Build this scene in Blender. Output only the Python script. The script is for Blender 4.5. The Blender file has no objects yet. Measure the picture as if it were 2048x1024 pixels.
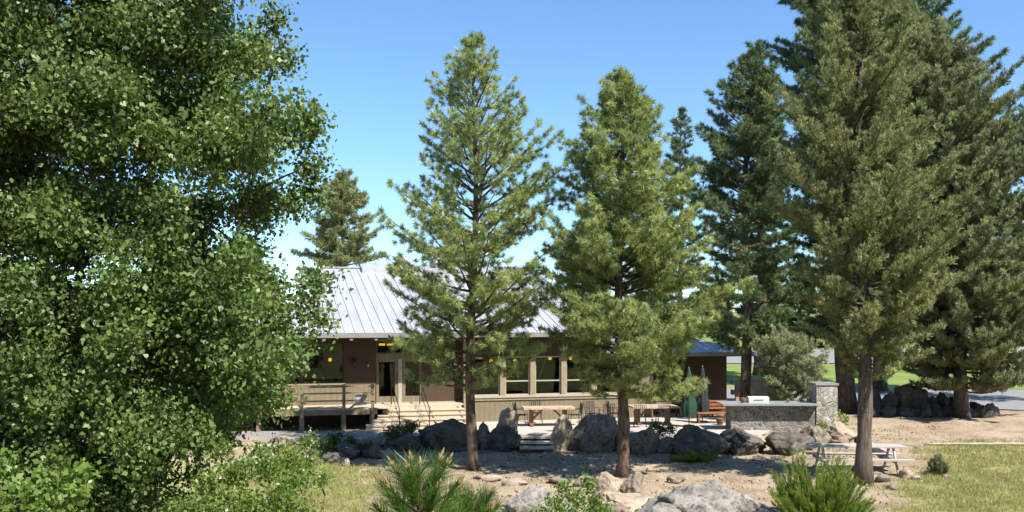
import bpy, bmesh, math, random
import numpy as np
from mathutils import Vector, noise as mnoise
R = math.radians
random.seed(7); rng = np.random.default_rng(7)
scene = bpy.context.scene
C = scene.collection
# ------------------------------------------------------------------ camera, sky, sun, exposure
F = 1950.0; HOR = 640.0; EYE = 4.37
cd = bpy.data.cameras.new("camera"); cam = bpy.data.objects.new("camera", cd); C.objects.link(cam)
cam.location = (0, 0, EYE); cam.rotation_euler = (R(90), 0, 0)
cd.sensor_width = 36; cd.lens = 36*F/2048; cd.shift_y = (HOR-512)/2048.0
cd.clip_start = .1; cd.clip_end = 3000
scene.camera = cam
SUN_EL, SUN_AZ = 52.0, 137.0          # compass azimuth, clockwise from +Y
w = bpy.data.worlds.new("World"); scene.world = w; w.use_nodes = True
nt = w.node_tree; bg = nt.nodes["Background"]
sky = nt.nodes.new("ShaderNodeTexSky"); sky.sky_type = 'NISHITA'; sky.sun_disc = False
sky.sun_elevation = R(SUN_EL); sky.sun_rotation = R(SUN_AZ); sky.altitude = 900
sky.air_density = 1.0; sky.dust_density = .1; sky.ozone_density = 5
tint = nt.nodes.new('ShaderNodeMix'); tint.data_type = 'RGBA'; tint.blend_type = 'MULTIPLY'; tint.inputs['Factor'].default_value = 1
tint.inputs['B'].default_value = (.97, 1.11, 1.15, 1); nt.links.new(sky.outputs[0], tint.inputs['A'])
nt.links.new(tint.outputs['Result'], bg.inputs[0]); bg.inputs[1].default_value = .097
sd = bpy.data.lights.new("sun", 'SUN'); sd.energy = 5.0; sd.angle = R(.5); sd.color = (1, .955, .88)
so = bpy.data.objects.new("sun", sd); C.objects.link(so)
sv = Vector((math.sin(R(SUN_AZ))*math.cos(R(SUN_EL)), math.cos(R(SUN_AZ))*math.cos(R(SUN_EL)), math.sin(R(SUN_EL))))
so.rotation_euler = sv.to_track_quat('Z', 'Y').to_euler(); so.location = sv*60
scene.view_settings.view_transform = 'Standard'; scene.view_settings.look = 'None'
scene.view_settings.exposure = .96; scene.view_settings.gamma = 1
scene.cycles.max_bounces = 6; scene.cycles.transparent_max_bounces = 8

# ------------------------------------------------------------------ helpers
def px(x, y, Y): return Vector(((x-1024)/F*Y, Y, EYE-(y-HOR)/F*Y))
def tag(o, label=None, cat=None, group=None, kind=None):
    if label: o['label'] = label
    if cat: o['category'] = cat
    if group: o['group'] = group
    if kind: o['kind'] = kind
    return o
def empty(name, loc, rz=0, label=None, cat=None, group=None):
    o = bpy.data.objects.new(name, None); C.objects.link(o); o.location = loc; o.rotation_euler = (0, 0, rz)
    o.empty_display_size = .2
    return tag(o, label, cat, group)
def link(name, me, mat, parent=None, smooth=False):
    if mat: me.materials.append(mat)
    o = bpy.data.objects.new(name, me); C.objects.link(o)
    if parent: o.parent = parent
    if smooth: me.polygons.foreach_set('use_smooth', [True]*len(me.polygons))
    return o
def np_mesh(name, V, Fc, tint=None):
    V = np.ascontiguousarray(V, dtype=np.float32); Fc = np.ascontiguousarray(Fc, dtype=np.int32)
    k = Fc.shape[1]; me = bpy.data.meshes.new(name)
    me.vertices.add(len(V)); me.vertices.foreach_set('co', V.ravel())
    me.loops.add(Fc.size); me.loops.foreach_set('vertex_index', Fc.ravel())
    me.polygons.add(len(Fc))
    me.polygons.foreach_set('loop_start', np.arange(0, Fc.size, k, dtype=np.int32))
    me.polygons.foreach_set('loop_total', np.full(len(Fc), k, dtype=np.int32))
    me.update(calc_edges=True)
    if tint is not None:
        a = me.attributes.new('tint', 'FLOAT', 'POINT'); a.data.foreach_set('value', np.ascontiguousarray(tint, dtype=np.float32))
    return me
class MB:
    def __init__(s): s.v = []; s.f = []
    def box(s, a, b, M=None):
        (x0, y0, z0), (x1, y1, z1) = a, b; n = len(s.v)
        p = [(x0,y0,z0),(x1,y0,z0),(x1,y1,z0),(x0,y1,z0),(x0,y0,z1),(x1,y0,z1),(x1,y1,z1),(x0,y1,z1)]
        s.v += [tuple(M @ Vector(q)) if M else q for q in p]
        s.f += [tuple(n+i for i in q) for q in ((3,2,1,0),(4,5,6,7),(0,1,5,4),(1,2,6,5),(2,3,7,6),(3,0,4,7))]; return s
    def beam(s, a, b, w, h, up=(0,0,1)):
        a = Vector(a); b = Vector(b); d = (b-a).normalized(); u = Vector(up)
        if abs(d.dot(u)) > .98: u = Vector((0,1,0))
        r = d.cross(u).normalized(); u = r.cross(d); n = len(s.v)
        for p in (a, b):
            for i, j in ((-1,-1),(1,-1),(1,1),(-1,1)): s.v.append(tuple(p+r*(i*w/2)+u*(j*h/2)))
        s.f += [tuple(n+i for i in q) for q in ((0,1,2,3),(7,6,5,4),(0,4,5,1),(1,5,6,2),(2,6,7,3),(3,7,4,0))]; return s
    def tube(s, pts, rad, k=8, cap=True):
        pts = [Vector(p) for p in pts]; n0 = len(s.v); prev = None
        for i, p in enumerate(pts):
            d = (pts[min(i+1, len(pts)-1)]-pts[max(i-1, 0)]).normalized()
            if prev is None: prev = d.orthogonal().normalized()
            u = (prev-d*prev.dot(d)).normalized(); prev = u; v = d.cross(u)
            r = rad[i] if hasattr(rad, '__len__') else rad
            for j in range(k):
                a = 2*math.pi*j/k; s.v.append(tuple(p+u*(math.cos(a)*r)+v*(math.sin(a)*r)))
        for i in range(len(pts)-1):
            for j in range(k):
                a = n0+i*k+j; b = n0+i*k+(j+1)%k; s.f.append((a, b, b+k, a+k))
        if cap:
            s.f.append(tuple(n0+j for j in reversed(range(k)))); s.f.append(tuple(n0+(len(pts)-1)*k+j for j in range(k)))
        return s
    def poly(s, pts):
        n = len(s.v); s.v += [tuple(p) for p in pts]; s.f.append(tuple(range(n, n+len(pts)))); return s
    def slab(s, pts, t):            # polygon (top) thickened downwards by t
        n = len(s.v); k = len(pts); s.v += [tuple(p) for p in pts]+[(p[0], p[1], p[2]-t) for p in pts]
        s.f.append(tuple(range(n, n+k))); s.f.append(tuple(reversed(range(n+k, n+2*k))))
        for i in range(k): j = (i+1) % k; s.f.append((n+i, n+k+i, n+k+j, n+j))
        return s
    def build(s, name, mat, parent=None, smooth=False):
        me = bpy.data.meshes.new(name); me.from_pydata(s.v, [], s.f); me.update()
        return link(name, me, mat, parent, smooth)

# ------------------------------------------------------------------ materials
ALB = .66
def mat(name, c1, c2=None, rough=.8, scale=4, detail=6, bump=0, bscale=None, metal=0, spec=.4, stretch=(1,1,1), c3=None, c3scale=40, c3thr=.62, coat=0):
    c1 = tuple(v*ALB for v in c1); c2 = tuple(v*ALB for v in c2) if c2 else None; c3 = tuple(v*ALB for v in c3) if c3 else None
    m = bpy.data.materials.new(name); m.use_nodes = True; N = m.node_tree.nodes; L = m.node_tree.links
    b = N['Principled BSDF']; b.inputs['Roughness'].default_value = rough; b.inputs['Metallic'].default_value = metal
    b.inputs['Specular IOR Level'].default_value = spec
    tc = N.new('ShaderNodeTexCoord'); mp = N.new('ShaderNodeMapping'); L.new(tc.outputs['Object'], mp.inputs[0]); mp.inputs['Scale'].default_value = stretch
    if c2:
        n = N.new('ShaderNodeTexNoise'); n.inputs['Scale'].default_value = scale; n.inputs['Detail'].default_value = detail; n.inputs['Roughness'].default_value = .62
        L.new(mp.outputs[0], n.inputs['Vector'])
        r = N.new('ShaderNodeValToRGB'); r.color_ramp.elements[0].position = .34; r.color_ramp.elements[1].position = .66
        r.color_ramp.elements[0].color = (*c1, 1); r.color_ramp.elements[1].color = (*c2, 1); L.new(n.outputs[0], r.inputs[0])
        out = r.outputs[0]
        if c3:
            n3 = N.new('ShaderNodeTexNoise'); n3.inputs['Scale'].default_value = c3scale; n3.inputs['Detail'].default_value = 9; n3.inputs['Roughness'].default_value = .72; L.new(mp.outputs[0], n3.inputs['Vector'])
            r3 = N.new('ShaderNodeMapRange'); r3.inputs[1].default_value = c3thr-.05; r3.inputs[2].default_value = c3thr+.10; L.new(n3.outputs[0], r3.inputs[0])
            mx = N.new('ShaderNodeMix'); mx.data_type = 'RGBA'; L.new(r3.outputs[0], mx.inputs['Factor']); L.new(out, mx.inputs['A']); mx.inputs['B'].default_value = (*c3, 1)
            out = mx.outputs['Result']
        L.new(out, b.inputs['Base Color'])
    else: b.inputs['Base Color'].default_value = (*c1, 1)
    if bump:
        n2 = N.new('ShaderNodeTexNoise'); n2.inputs['Scale'].default_value = bscale or scale*3; n2.inputs['Detail'].default_value = 8; n2.inputs['Roughness'].default_value = .7
        L.new(mp.outputs[0], n2.inputs['Vector']); bp = N.new('ShaderNodeBump'); bp.inputs['Strength'].default_value = bump; bp.inputs['Distance'].default_value = .06
        L.new(n2.outputs[0], bp.inputs['Height']); L.new(bp.outputs[0], b.inputs['Normal'])
    return m
def leafmat(name, dark, light, rough=.5, trans=.3, spec=.4, tc=None):
    m = bpy.data.materials.new(name); m.use_nodes = True; N = m.node_tree.nodes; L = m.node_tree.links
    b = N['Principled BSDF']; b.inputs['Roughness'].default_value = rough; b.inputs['Specular IOR Level'].default_value = spec
    a = N.new('ShaderNodeAttribute'); a.attribute_name = 'tint'
    r = N.new('ShaderNodeValToRGB'); r.color_ramp.elements[0].color = (*dark, 1); r.color_ramp.elements[1].color = (*light, 1)
    L.new(a.outputs['Fac'], r.inputs[0]); L.new(r.outputs[0], b.inputs['Base Color'])
    t = N.new('ShaderNodeBsdfTranslucent')
    hs = N.new('ShaderNodeHueSaturation'); hs.inputs['Hue'].default_value = .485; hs.inputs['Saturation'].default_value = 1.15; hs.inputs['Value'].default_value = 1.5
    L.new(r.outputs[0], hs.inputs['Color']); L.new(hs.outputs[0], t.inputs[0])
    mx = N.new('ShaderNodeMixShader'); mx.inputs[0].default_value = trans
    L.new(b.outputs[0], mx.inputs[1]); L.new(t.outputs[0], mx.inputs[2]); L.new(mx.outputs[0], N['Material Output'].inputs[0])
    return m
def emit(name, col, s):
    m = bpy.data.materials.new(name); m.use_nodes = True; b = m.node_tree.nodes['Principled BSDF']
    b.inputs['Emission Color'].default_value = (*col, 1); b.inputs['Emission Strength'].default_value = s; b.inputs['Base Color'].default_value = (*col, 1)
    return m
M = dict(
    roof=mat('roof_metal', (.66,.67,.70), (.82,.83,.85), rough=.42, scale=.9, stretch=(2.4,.35,1), c3=(.62,.62,.62), c3scale=3.5, c3thr=.68, metal=.35, spec=.5),
    fascia=mat('fascia', (.32,.30,.29), (.38,.36,.35), rough=.5, scale=2),
    siding=mat('siding_taupe', (.25,.195,.115), (.32,.255,.16), rough=.8, scale=3, stretch=(8,8,.5), bump=.15),
    brown=mat('siding_brown', (.080,.047,.022), (.108,.066,.034), rough=.75, scale=3, stretch=(8,8,.5), bump=.15),
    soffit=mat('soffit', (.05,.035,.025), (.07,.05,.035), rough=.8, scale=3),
    trim=mat('trim_tan', (.36,.28,.17), (.47,.37,.24), rough=.65, scale=5, stretch=(3,3,.6), bump=.1),
    frame=mat('frame_pale', (.50,.45,.35), (.58,.53,.42), rough=.5, scale=5),
    deck=mat('deck_wood', (.64,.49,.33), (.82,.68,.51), rough=.7, scale=6, stretch=(.6,6,6), bump=.2),
    rail=mat('rail_wood', (.27,.19,.115), (.38,.28,.17), rough=.7, scale=6, bump=.15),
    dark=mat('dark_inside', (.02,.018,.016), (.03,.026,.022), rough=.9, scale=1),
    bark=mat('pine_bark', (.060,.042,.032), (.34,.225,.155), rough=.95, scale=7, stretch=(1.6,1.6,.55), bump=1.0, bscale=9, c3=(.035,.026,.02), c3scale=14, c3thr=.56),
    barkgrey=mat('juniper_bark', (.10,.075,.058), (.27,.21,.165), rough=.95, scale=9, stretch=(2.4,2.4,.25), bump=1.0, bscale=8),
    barkpale=mat('aspen_bark', (.36,.33,.26), (.55,.52,.44), rough=.8, scale=6, bump=.3, c3=(.07,.06,.05), c3scale=9, c3thr=.62),
    twig=mat('twig', (.11,.08,.055), (.22,.16,.11), rough=.9, scale=12),
    deadwood=mat('dead_wood', (.50,.44,.38), (.62,.56,.50), rough=.9, scale=9),
    granite=mat('granite', (.20,.165,.125), (.44,.375,.285), rough=.9, scale=2.6, detail=12, bump=1.0, bscale=3.5, c3=(.07,.06,.05), c3scale=4, c3thr=.56),
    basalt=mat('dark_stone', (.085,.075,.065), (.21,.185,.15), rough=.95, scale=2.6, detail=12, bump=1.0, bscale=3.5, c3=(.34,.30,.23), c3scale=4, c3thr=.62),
    warmrock=mat('warm_stone', (.38,.28,.20), (.60,.49,.37), rough=.9, scale=3.0, detail=10, bump=.6, bscale=8, c3=(.12,.10,.09), c3scale=8, c3thr=.62),
    lichen=mat('lichen_stone', (.28,.255,.22), (.60,.545,.47), rough=.95, scale=4.2, detail=12, bump=.9, bscale=9, c3=(.085,.08,.078), c3scale=8, c3thr=.545),
    masonry=mat('fieldstone', (.38,.34,.28), (.66,.60,.50), rough=.9, scale=3.6, detail=4, bump=.5, bscale=7, c3=(.15,.13,.115), c3scale=6, c3thr=.60),
    masonryshade=mat('shaded_fieldstone', (.20,.185,.165), (.40,.37,.32), rough=.9, scale=3.6, detail=4, bump=.5, bscale=7, c3=(.10,.09,.085), c3scale=6, c3thr=.58),  # fieldstone with the counter's shade put into its colour
    slabtop=mat('slab_top', (.33,.33,.34), (.46,.46,.47), rough=.4, scale=8, spec=.6),
    paver=mat('patio_concrete', (.55,.49,.42), (.68,.62,.54), rough=.85, scale=2, detail=8, bump=.2, bscale=20, c3=(.40,.34,.28), c3scale=9, c3thr=.64),
    gravel=mat('gravel', (.30,.29,.285), (.50,.48,.46), rough=.95, scale=9, detail=8, bump=.8, bscale=30, c3=(.2,.17,.14), c3scale=3, c3thr=.6),
    road=mat('road_asphalt', (.29,.285,.28), (.35,.34,.33), rough=.9, scale=1.2, detail=8, bump=.2, bscale=30),
    curb=mat('curb_concrete', (.50,.44,.37), (.58,.52,.44), rough=.85, scale=3),
    farlawn=mat('lawn_green', (.17,.25,.035), (.30,.38,.07), rough=.9, scale=.5, detail=9, bump=.5, bscale=12),
    tablewood=mat('table_wood', (.62,.44,.30), (.74,.57,.42), rough=.5, scale=5, stretch=(.5,4,4)),
    redwood=mat('table_leg_wood', (.24,.11,.05), (.34,.17,.08), rough=.6, scale=6),
    weathered=mat('weathered_wood', (.50,.455,.41), (.70,.65,.60), rough=.75, scale=7, stretch=(.5,5,5), bump=.2),
    iron=mat('black_iron', (.035,.035,.035), rough=.5, metal=.4),
    greycloth=mat('grey_metal', (.30,.31,.33), rough=.45, metal=.6),
    canvas=mat('green_canvas', (.018,.06,.038), (.035,.10,.062), rough=.85, scale=5, bump=.3),
    canvasdark=mat('charcoal_canvas', (.025,.028,.03), (.05,.052,.055), rough=.85, scale=5, bump=.3),
    white=mat('white_paint', (.78,.78,.76), rough=.5),
    orange=mat('orange_seat', (.42,.14,.04), (.5,.2,.07), rough=.7, scale=6),
    lamp=emit('lamp_glow', (1, .50, .02), .9), bulb=emit('soffit_bulb', (.9,.85,.75), .12),
    ndl1=leafmat('pine_needles', (.095,.14,.042), (.44,.50,.19), rough=.45, trans=.36, spec=.5),
    ndl2=leafmat('ponderosa_needles', (.038,.07,.028), (.18,.235,.09), rough=.45, trans=.25, spec=.4),
    jun=leafmat('juniper_foliage', (.065,.085,.03), (.38,.40,.175), rough=.6, trans=.26, spec=.25),
    smalljun=leafmat('sunlit_juniper_foliage', (.12,.145,.07), (.40,.43,.24), rough=.6, trans=.35, spec=.25),  # small juniper's foliage, colour lightened to stand in for sunlight
    jungrey=leafmat('grey_juniper_foliage', (.075,.10,.042), (.36,.38,.20), rough=.6, trans=.26, spec=.25),
    leaf=leafmat('aspen_leaves', (.020,.048,.008), (.20,.275,.075), rough=.48, trans=.30, spec=.42),
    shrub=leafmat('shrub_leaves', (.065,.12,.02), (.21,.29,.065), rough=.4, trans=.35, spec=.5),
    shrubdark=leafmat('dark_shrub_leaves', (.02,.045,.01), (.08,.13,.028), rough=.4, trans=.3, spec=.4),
    rabbit=leafmat('feathery_shrub', (.10,.155,.025), (.27,.34,.08), rough=.55, trans=.35, spec=.3),
    sapneedle=leafmat('sapling_needles', (.04,.09,.016), (.12,.21,.035), rough=.35, trans=.3, spec=.5),
    candle=mat('pine_candle', (.26,.15,.05), (.42,.33,.12), rough=.8, scale=30),
    cone=mat('red_cone', (.22,.09,.04), (.34,.16,.07), rough=.8, scale=20),
    grass=leafmat('dry_grass', (.18,.20,.055), (.42,.39,.18), rough=.7, trans=.35, spec=.2),
)
def vwall(name, base):  return M[base]
# siding with board grooves: wave bump
def grooves(m, axis='X', sc=2.6):
    N = m.node_tree.nodes; L = m.node_tree.links; b = N['Principled BSDF']
    tc = N.new('ShaderNodeTexCoord'); sp = N.new('ShaderNodeSeparateXYZ'); L.new(tc.outputs['Object'], sp.inputs[0])
    mu = N.new('ShaderNodeMath'); mu.operation = 'MULTIPLY'; mu.inputs[1].default_value = sc; L.new(sp.outputs[axis], mu.inputs[0])
    fr = N.new('ShaderNodeMath'); fr.operation = 'FRACT'; L.new(mu.outputs[0], fr.inputs[0])
    mr = N.new('ShaderNodeMapRange'); mr.inputs[1].default_value = 0; mr.inputs[2].default_value = .12; L.new(fr.outputs[0], mr.inputs[0])
    src = b.inputs['Base Color'].links[0].from_socket
    mx = N.new('ShaderNodeMix'); mx.data_type = 'RGBA'; L.new(mr.outputs[0], mx.inputs['Factor']); mx.inputs['A'].default_value = (.09,.07,.05,1); L.new(src, mx.inputs['B'])
    L.new(mx.outputs['Result'], b.inputs['Base Color'])
grooves(M['siding'], 'X', 4.5)
# stone masonry: voronoi joints
def joints(m, sc):
    N = m.node_tree.nodes; L = m.node_tree.links; b = N['Principled BSDF']
    tc = N.new('ShaderNodeTexCoord'); v = N.new('ShaderNodeTexVoronoi'); v.feature = 'DISTANCE_TO_EDGE'; v.inputs['Scale'].default_value = sc; L.new(tc.outputs['Object'], v.inputs['Vector'])
    mr = N.new('ShaderNodeMapRange'); mr.inputs[1].default_value = .02; mr.inputs[2].default_value = .09; L.new(v.outputs[0], mr.inputs[0])
    v2 = N.new('ShaderNodeTexVoronoi'); v2.inputs['Scale'].default_value = sc; L.new(tc.outputs['Object'], v2.inputs['Vector'])
    src = b.inputs['Base Color'].links[0].from_socket
    hs = N.new('ShaderNodeHueSaturation'); L.new(src, hs.inputs['Color'])
    sp = N.new('ShaderNodeSeparateColor'); L.new(v2.outputs['Color'], sp.inputs[0])
    vr = N.new('ShaderNodeMapRange'); vr.inputs[3].default_value = .6; vr.inputs[4].default_value = 1.25; L.new(sp.outputs[0], vr.inputs[0]); L.new(vr.outputs[0], hs.inputs['Value'])
    mx = N.new('ShaderNodeMix'); mx.data_type = 'RGBA'; L.new(mr.outputs[0], mx.inputs['Factor']); mx.inputs['A'].default_value = (.34,.31,.27,1); L.new(hs.outputs[0], mx.inputs['B'])
    L.new(mx.outputs['Result'], b.inputs['Base Color'])
    bp = N.new('ShaderNodeBump'); bp.inputs['Strength'].default_value = .8; bp.inputs['Distance'].default_value = .04; L.new(mr.outputs[0], bp.inputs['Height']); L.new(bp.outputs[0], b.inputs['Normal'])
joints(M['masonry'], 5.2); joints(M['masonryshade'], 5.2)
# glass: half see-through, half mirror-like
g = bpy.data.materials.new('window_glass'); g.use_nodes = True; N = g.node_tree.nodes; L = g.node_tree.links
gl = N.new('ShaderNodeBsdfGlossy'); gl.inputs['Roughness'].default_value = .02; gl.inputs[0].default_value = (.9,.95,.92,1)
tr = N.new('ShaderNodeBsdfTransparent'); tr.inputs[0].default_value = (.75,.8,.78,1); fz = N.new('ShaderNodeFresnel'); fz.inputs[0].default_value = 1.5
ad = N.new('ShaderNodeMath'); ad.operation = 'MULTIPLY_ADD'; ad.inputs[1].default_value = .8; ad.inputs[2].default_value = 0; L.new(fz.outputs[0], ad.inputs[0])
mx = N.new('ShaderNodeMixShader'); L.new(ad.outputs[0], mx.inputs[0]); L.new(tr.outputs[0], mx.inputs[1]); L.new(gl.outputs[0], mx.inputs[2]); L.new(mx.outputs[0], N['Material Output'].inputs[0])
M['glass'] = g

# ------------------------------------------------------------------ ground
def ss(a, b, x):
    t = np.clip((x-a)/(b-a), 0, 1); return t*t*(3-2*t)
def gh(X, Y):
    X = np.asarray(X, float); Y = np.asarray(Y, float)
    near = -.5+.172*np.maximum(0, 24-np.maximum(Y, 3))
    near = np.where((Y > 21) & (Y < 27), -.5+.172*((27-Y)**2)/12, near)
    Yb = 36.3-2.6*ss(-5, -9, X)
    left = -.5*(1-ss(0, 1.0, Y-Yb))
    right = -.5*(1-ss(30, 43.5, Y))
    m = ss(9.2, 12.5, X)
    base = left*(1-m)+right*m
    far = .012*np.maximum(0, Y-60)
    return np.where(Y < 27, near, base)+np.where(Y > 60, far, 0)
def g1(X, Y): return float(gh(X, Y))
xs = np.unique(np.round(np.concatenate([np.arange(-400,-40,20), np.arange(-40,-14,1.5), np.arange(-14,24,.2), np.arange(24,50,1.5), np.arange(50,420,20)]), 3))
ys = np.unique(np.round(np.concatenate([np.arange(-40,0,4), np.arange(0,22,.6), np.arange(22,48,.2), np.arange(48,80,1.5), np.arange(80,1400,30)]), 3))
GX, GY = np.meshgrid(xs, ys)
def fbm(X, Y, s, seed=0):
    out = np.empty(X.size); xf = X.ravel(); yf = Y.ravel()
    for i in range(X.size): out[i] = mnoise.noise(Vector((xf[i]*s, yf[i]*s, seed)))
    return out.reshape(X.shape)
bumpy = fbm(GX, GY, .9, 3)*.09+fbm(GX, GY, 2.6, 5)*.05
flat = ((GX > -10) & (GX < 9.5) & (GY > 37)) | (GY > 47)
GZ = gh(GX, GY)+np.where(flat, -.03, bumpy)
V = np.stack([GX.ravel(), GY.ravel(), GZ.ravel()], 1); nx = len(xs); ny = len(ys)
ii = (np.arange(ny-1)[:, None]*nx+np.arange(nx-1)[None]).ravel()
Fg = np.stack([ii, ii+1, ii+1+nx, ii+nx], 1)
def grassiness(X, Y):
    n = fbm(X, Y, .55, 9); n2 = fbm(X, Y, 2.2, 4)
    kx = X/np.maximum(Y, 5)
    right = ss(.38, .47, kx)*ss(38.5, 35, Y)+ss(.33,.45,kx)*ss(31,28,Y)
    left = ss(-.08, -.19, kx)*ss(34.5, 32, Y)
    nearg = ss(26, 21, Y)*.8
    far = ss(52, 60, Y)
    return np.clip(np.maximum.reduce([right, left*1.0, nearg])*(.75+.5*n+.5*n2)+.12*n+far*.7, 0, 1)
GR = grassiness(GX, GY)
me = np_mesh('ground', V, Fg, GR.ravel())
gm = bpy.data.materials.new('ground_dirt'); gm.use_nodes = True; N = gm.node_tree.nodes; L = gm.node_tree.links; b = N['Principled BSDF']; b.inputs['Roughness'].default_value = .95; b.inputs['Specular IOR Level'].default_value = .15
tc = N.new('ShaderNodeTexCoord')
def noi(s, d=6, r=.6):
    n = N.new('ShaderNodeTexNoise'); n.inputs['Scale'].default_value = s; n.inputs['Detail'].default_value = d; n.inputs['Roughness'].default_value = r; L.new(tc.outputs['Object'], n.inputs['Vector']); return n
def ramp(src, stops):
    r = N.new('ShaderNodeValToRGB'); e = r.color_ramp.elements
    while len(e) < len(stops): e.new(.5)
    for k, (p, c) in enumerate(stops): e[k].position = p; e[k].color = (*c, 1)
    L.new(src, r.inputs[0]); return r
d1 = ramp(noi(.9, 9, .7).outputs[0], [(.3, (.24,.18,.12)), (.5, (.36,.285,.20)), (.7, (.43,.355,.26))])
d2 = ramp(noi(13, 4, .6).outputs[0], [(.40, (.45,.40,.34)), (.5, (1,1,1)), (.68, (1.0,.98,.95))])
mm = N.new('ShaderNodeMix'); mm.data_type = 'RGBA'; mm.blend_type = 'MULTIPLY'; mm.inputs['Factor'].default_value = .6; L.new(d1.outputs[0], mm.inputs['A']); L.new(d2.outputs[0], mm.inputs['B'])
gr = ramp(noi(2.2, 9, .7).outputs[0], [(.33, (.33,.285,.16)), (.5, (.26,.26,.09)), (.66, (.16,.21,.045))])
at = N.new('ShaderNodeAttribute'); at.attribute_name = 'tint'
nn = noi(5, 6, .7); ma = N.new('ShaderNodeMath'); ma.operation = 'ADD'; L.new(at.outputs['Fac'], ma.inputs[0]); L.new(nn.outputs[0], ma.inputs[1])
mr = N.new('ShaderNodeMapRange'); mr.inputs[1].default_value = .75; mr.inputs[2].default_value = 1.2; L.new(ma.outputs[0], mr.inputs[0])
duff = ramp(noi(.42, 9, .75).outputs[0], [(.44, (1, 1, 1)), (.62, (.60, .50, .42))])
md = N.new('ShaderNodeMix'); md.data_type = 'RGBA'; md.blend_type = 'MULTIPLY'; md.inputs['Factor'].default_value = .5; L.new(mm.outputs['Result'], md.inputs['A']); L.new(duff.outputs[0], md.inputs['B'])
m2 = N.new('ShaderNodeMix'); m2.data_type = 'RGBA'; L.new(mr.outputs[0], m2.inputs['Factor']); L.new(md.outputs['Result'], m2.inputs['A']); L.new(gr.outputs[0], m2.inputs['B'])
L.new(m2.outputs['Result'], b.inputs['Base Color'])
bp = N.new('ShaderNodeBump'); bp.inputs['Strength'].default_value = .8; bp.inputs['Distance'].default_value = .05; L.new(noi(11, 8, .75).outputs[0], bp.inputs['Height']); L.new(bp.outputs[0], b.inputs['Normal'])
o = link('ground', me, gm, smooth=True); tag(o, kind='structure')

def drape(name, poly, material, off, kind='structure', step=None):
    """flat strip sheet given as left/right edge polylines, resampled, laid off above the ground"""
    A, B = poly; mb = MB(); n = len(A); vs = []
    for i in range(n):
        for k in range(5):
            t = k/4; x = A[i][0]*(1-t)+B[i][0]*t; y = A[i][1]*(1-t)+B[i][1]*t
            vs.append((x, y, g1(x, y)+off))
    fs = [(i*5+k, i*5+k+1, (i+1)*5+k+1, (i+1)*5+k) for i in range(n-1) for k in range(4)]
    me = bpy.data.meshes.new(name); me.from_pydata(vs, [], fs); me.update()
    me2 = link(name, me, material); 
    for p in me.polygons:
        if p.normal.z < 0: p.flip()
    return tag(me2, kind=kind)
# lower road, crossing behind the dark rocks
def lerp_edge(pts, n=60):
    xs_ = [p[0] for p in pts]; ys_ = [p[1] for p in pts]; q = np.linspace(xs_[0], xs_[-1], n)
    return [(x, float(np.interp(x, xs_, ys_))) for x in q]
def curve_edge(f, x0, x1, n=60): return [(x, f(x)) for x in np.linspace(x0, x1, n)]
lo = lambda X: 51.0-.55*max(0, X-18)-.012*max(0, X-18)**2 if X < 40 else 33
lo2 = lambda X: max(30.0, 50.0 - .45*max(0, X-19) - .01*max(0, X-19)**2)
hi2 = lambda X: max(48.0, 62.5-.18*max(0, X-22))
drape('road', (curve_edge(lo2, 9.5, 70), curve_edge(hi2, 9.5, 70)), M['road'], .02)
lf = lambda X: hi2(X)
drape('lawn', (curve_edge(lambda X: lf(X), 9.5, 90), curve_edge(lambda X: 88.0, 9.5, 90)), M['farlawn'], .03)
drape('far_road', (curve_edge(lambda X: 89.0+.02*X, 5, 120), curve_edge(lambda X: 112.0+.1*X, 5, 120)), M['road'], .05)
drape('far_lawn', (curve_edge(lambda X: 114.0+.1*X, -60, 200), curve_edge(lambda X: 330.0, -60, 200)), M['farlawn'], .06)
mb = MB()
for i in range(40):
    x0 = 5+i*3; x1 = x0+3; y0 = 112.2+.1*x0; y1 = 112.2+.1*x1
    z0 = g1(x0, y0); z1 = g1(x1, y1)
    mb.slab([(x0, y0, z0+.32), (x1, y1, z1+.32), (x1, y1+1.2, z1+.32), (x0, y0+1.2, z0+.32)], .5)
tag(mb.build('far_curb', M['curb']), kind='structure')

# ------------------------------------------------------------------ patio and gravel path
patio = MB().slab([(-2.2, 36.95, .03), (9.3, 36.9, .03), (11.5, 40.5, .03), (12.2, 47.5, .03), (-1.0, 47.0, .03), (-5.6, 38.0, .03)], .35).build('patio', M['paver'])
tag(patio, kind='structure')
me = bpy.data.meshes.new('gravel_path')
pth = [(-14, 35.0), (-9.0, 34.6), (-6.2, 35.6), (-4.4, 36.6), (-2.3, 37.0), (-5.7, 38.1), (-7, 38.3), (-14, 38.2)]
o = MB().slab([(x, y, .012) for x, y in pth], .3).build('gravel_path', M['gravel']); tag(o, kind='structure')

# ------------------------------------------------------------------ house
HA = R(15); ca, sa = math.cos(HA), math.sin(HA); HO = (-4.73, 41.2)
def hw(s, d, z=0): return Vector((HO[0]+ca*s-sa*d, HO[1]+sa*s+ca*d, z))
house = empty('lodge_building', (HO[0], HO[1], 0), HA, 'long low lodge with pale standing seam metal roof, taupe siding and a band of windows', 'building')
def hb(mb, name, m, parent=house, smooth=False): return mb.build(name, M[m], parent, smooth)
EZ, RZ, SL = 3.86, 7.05, (7.05-3.86)/11.1
E0 = -1.2; RD = 9.9
SL_, SR_, SC_ = -2.71, 8.79, -8.7          # gable left, gable right, hip corner
def rz(d): return EZ+(d-E0)*SL
dstar = E0+(SL_-SC_)
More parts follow.
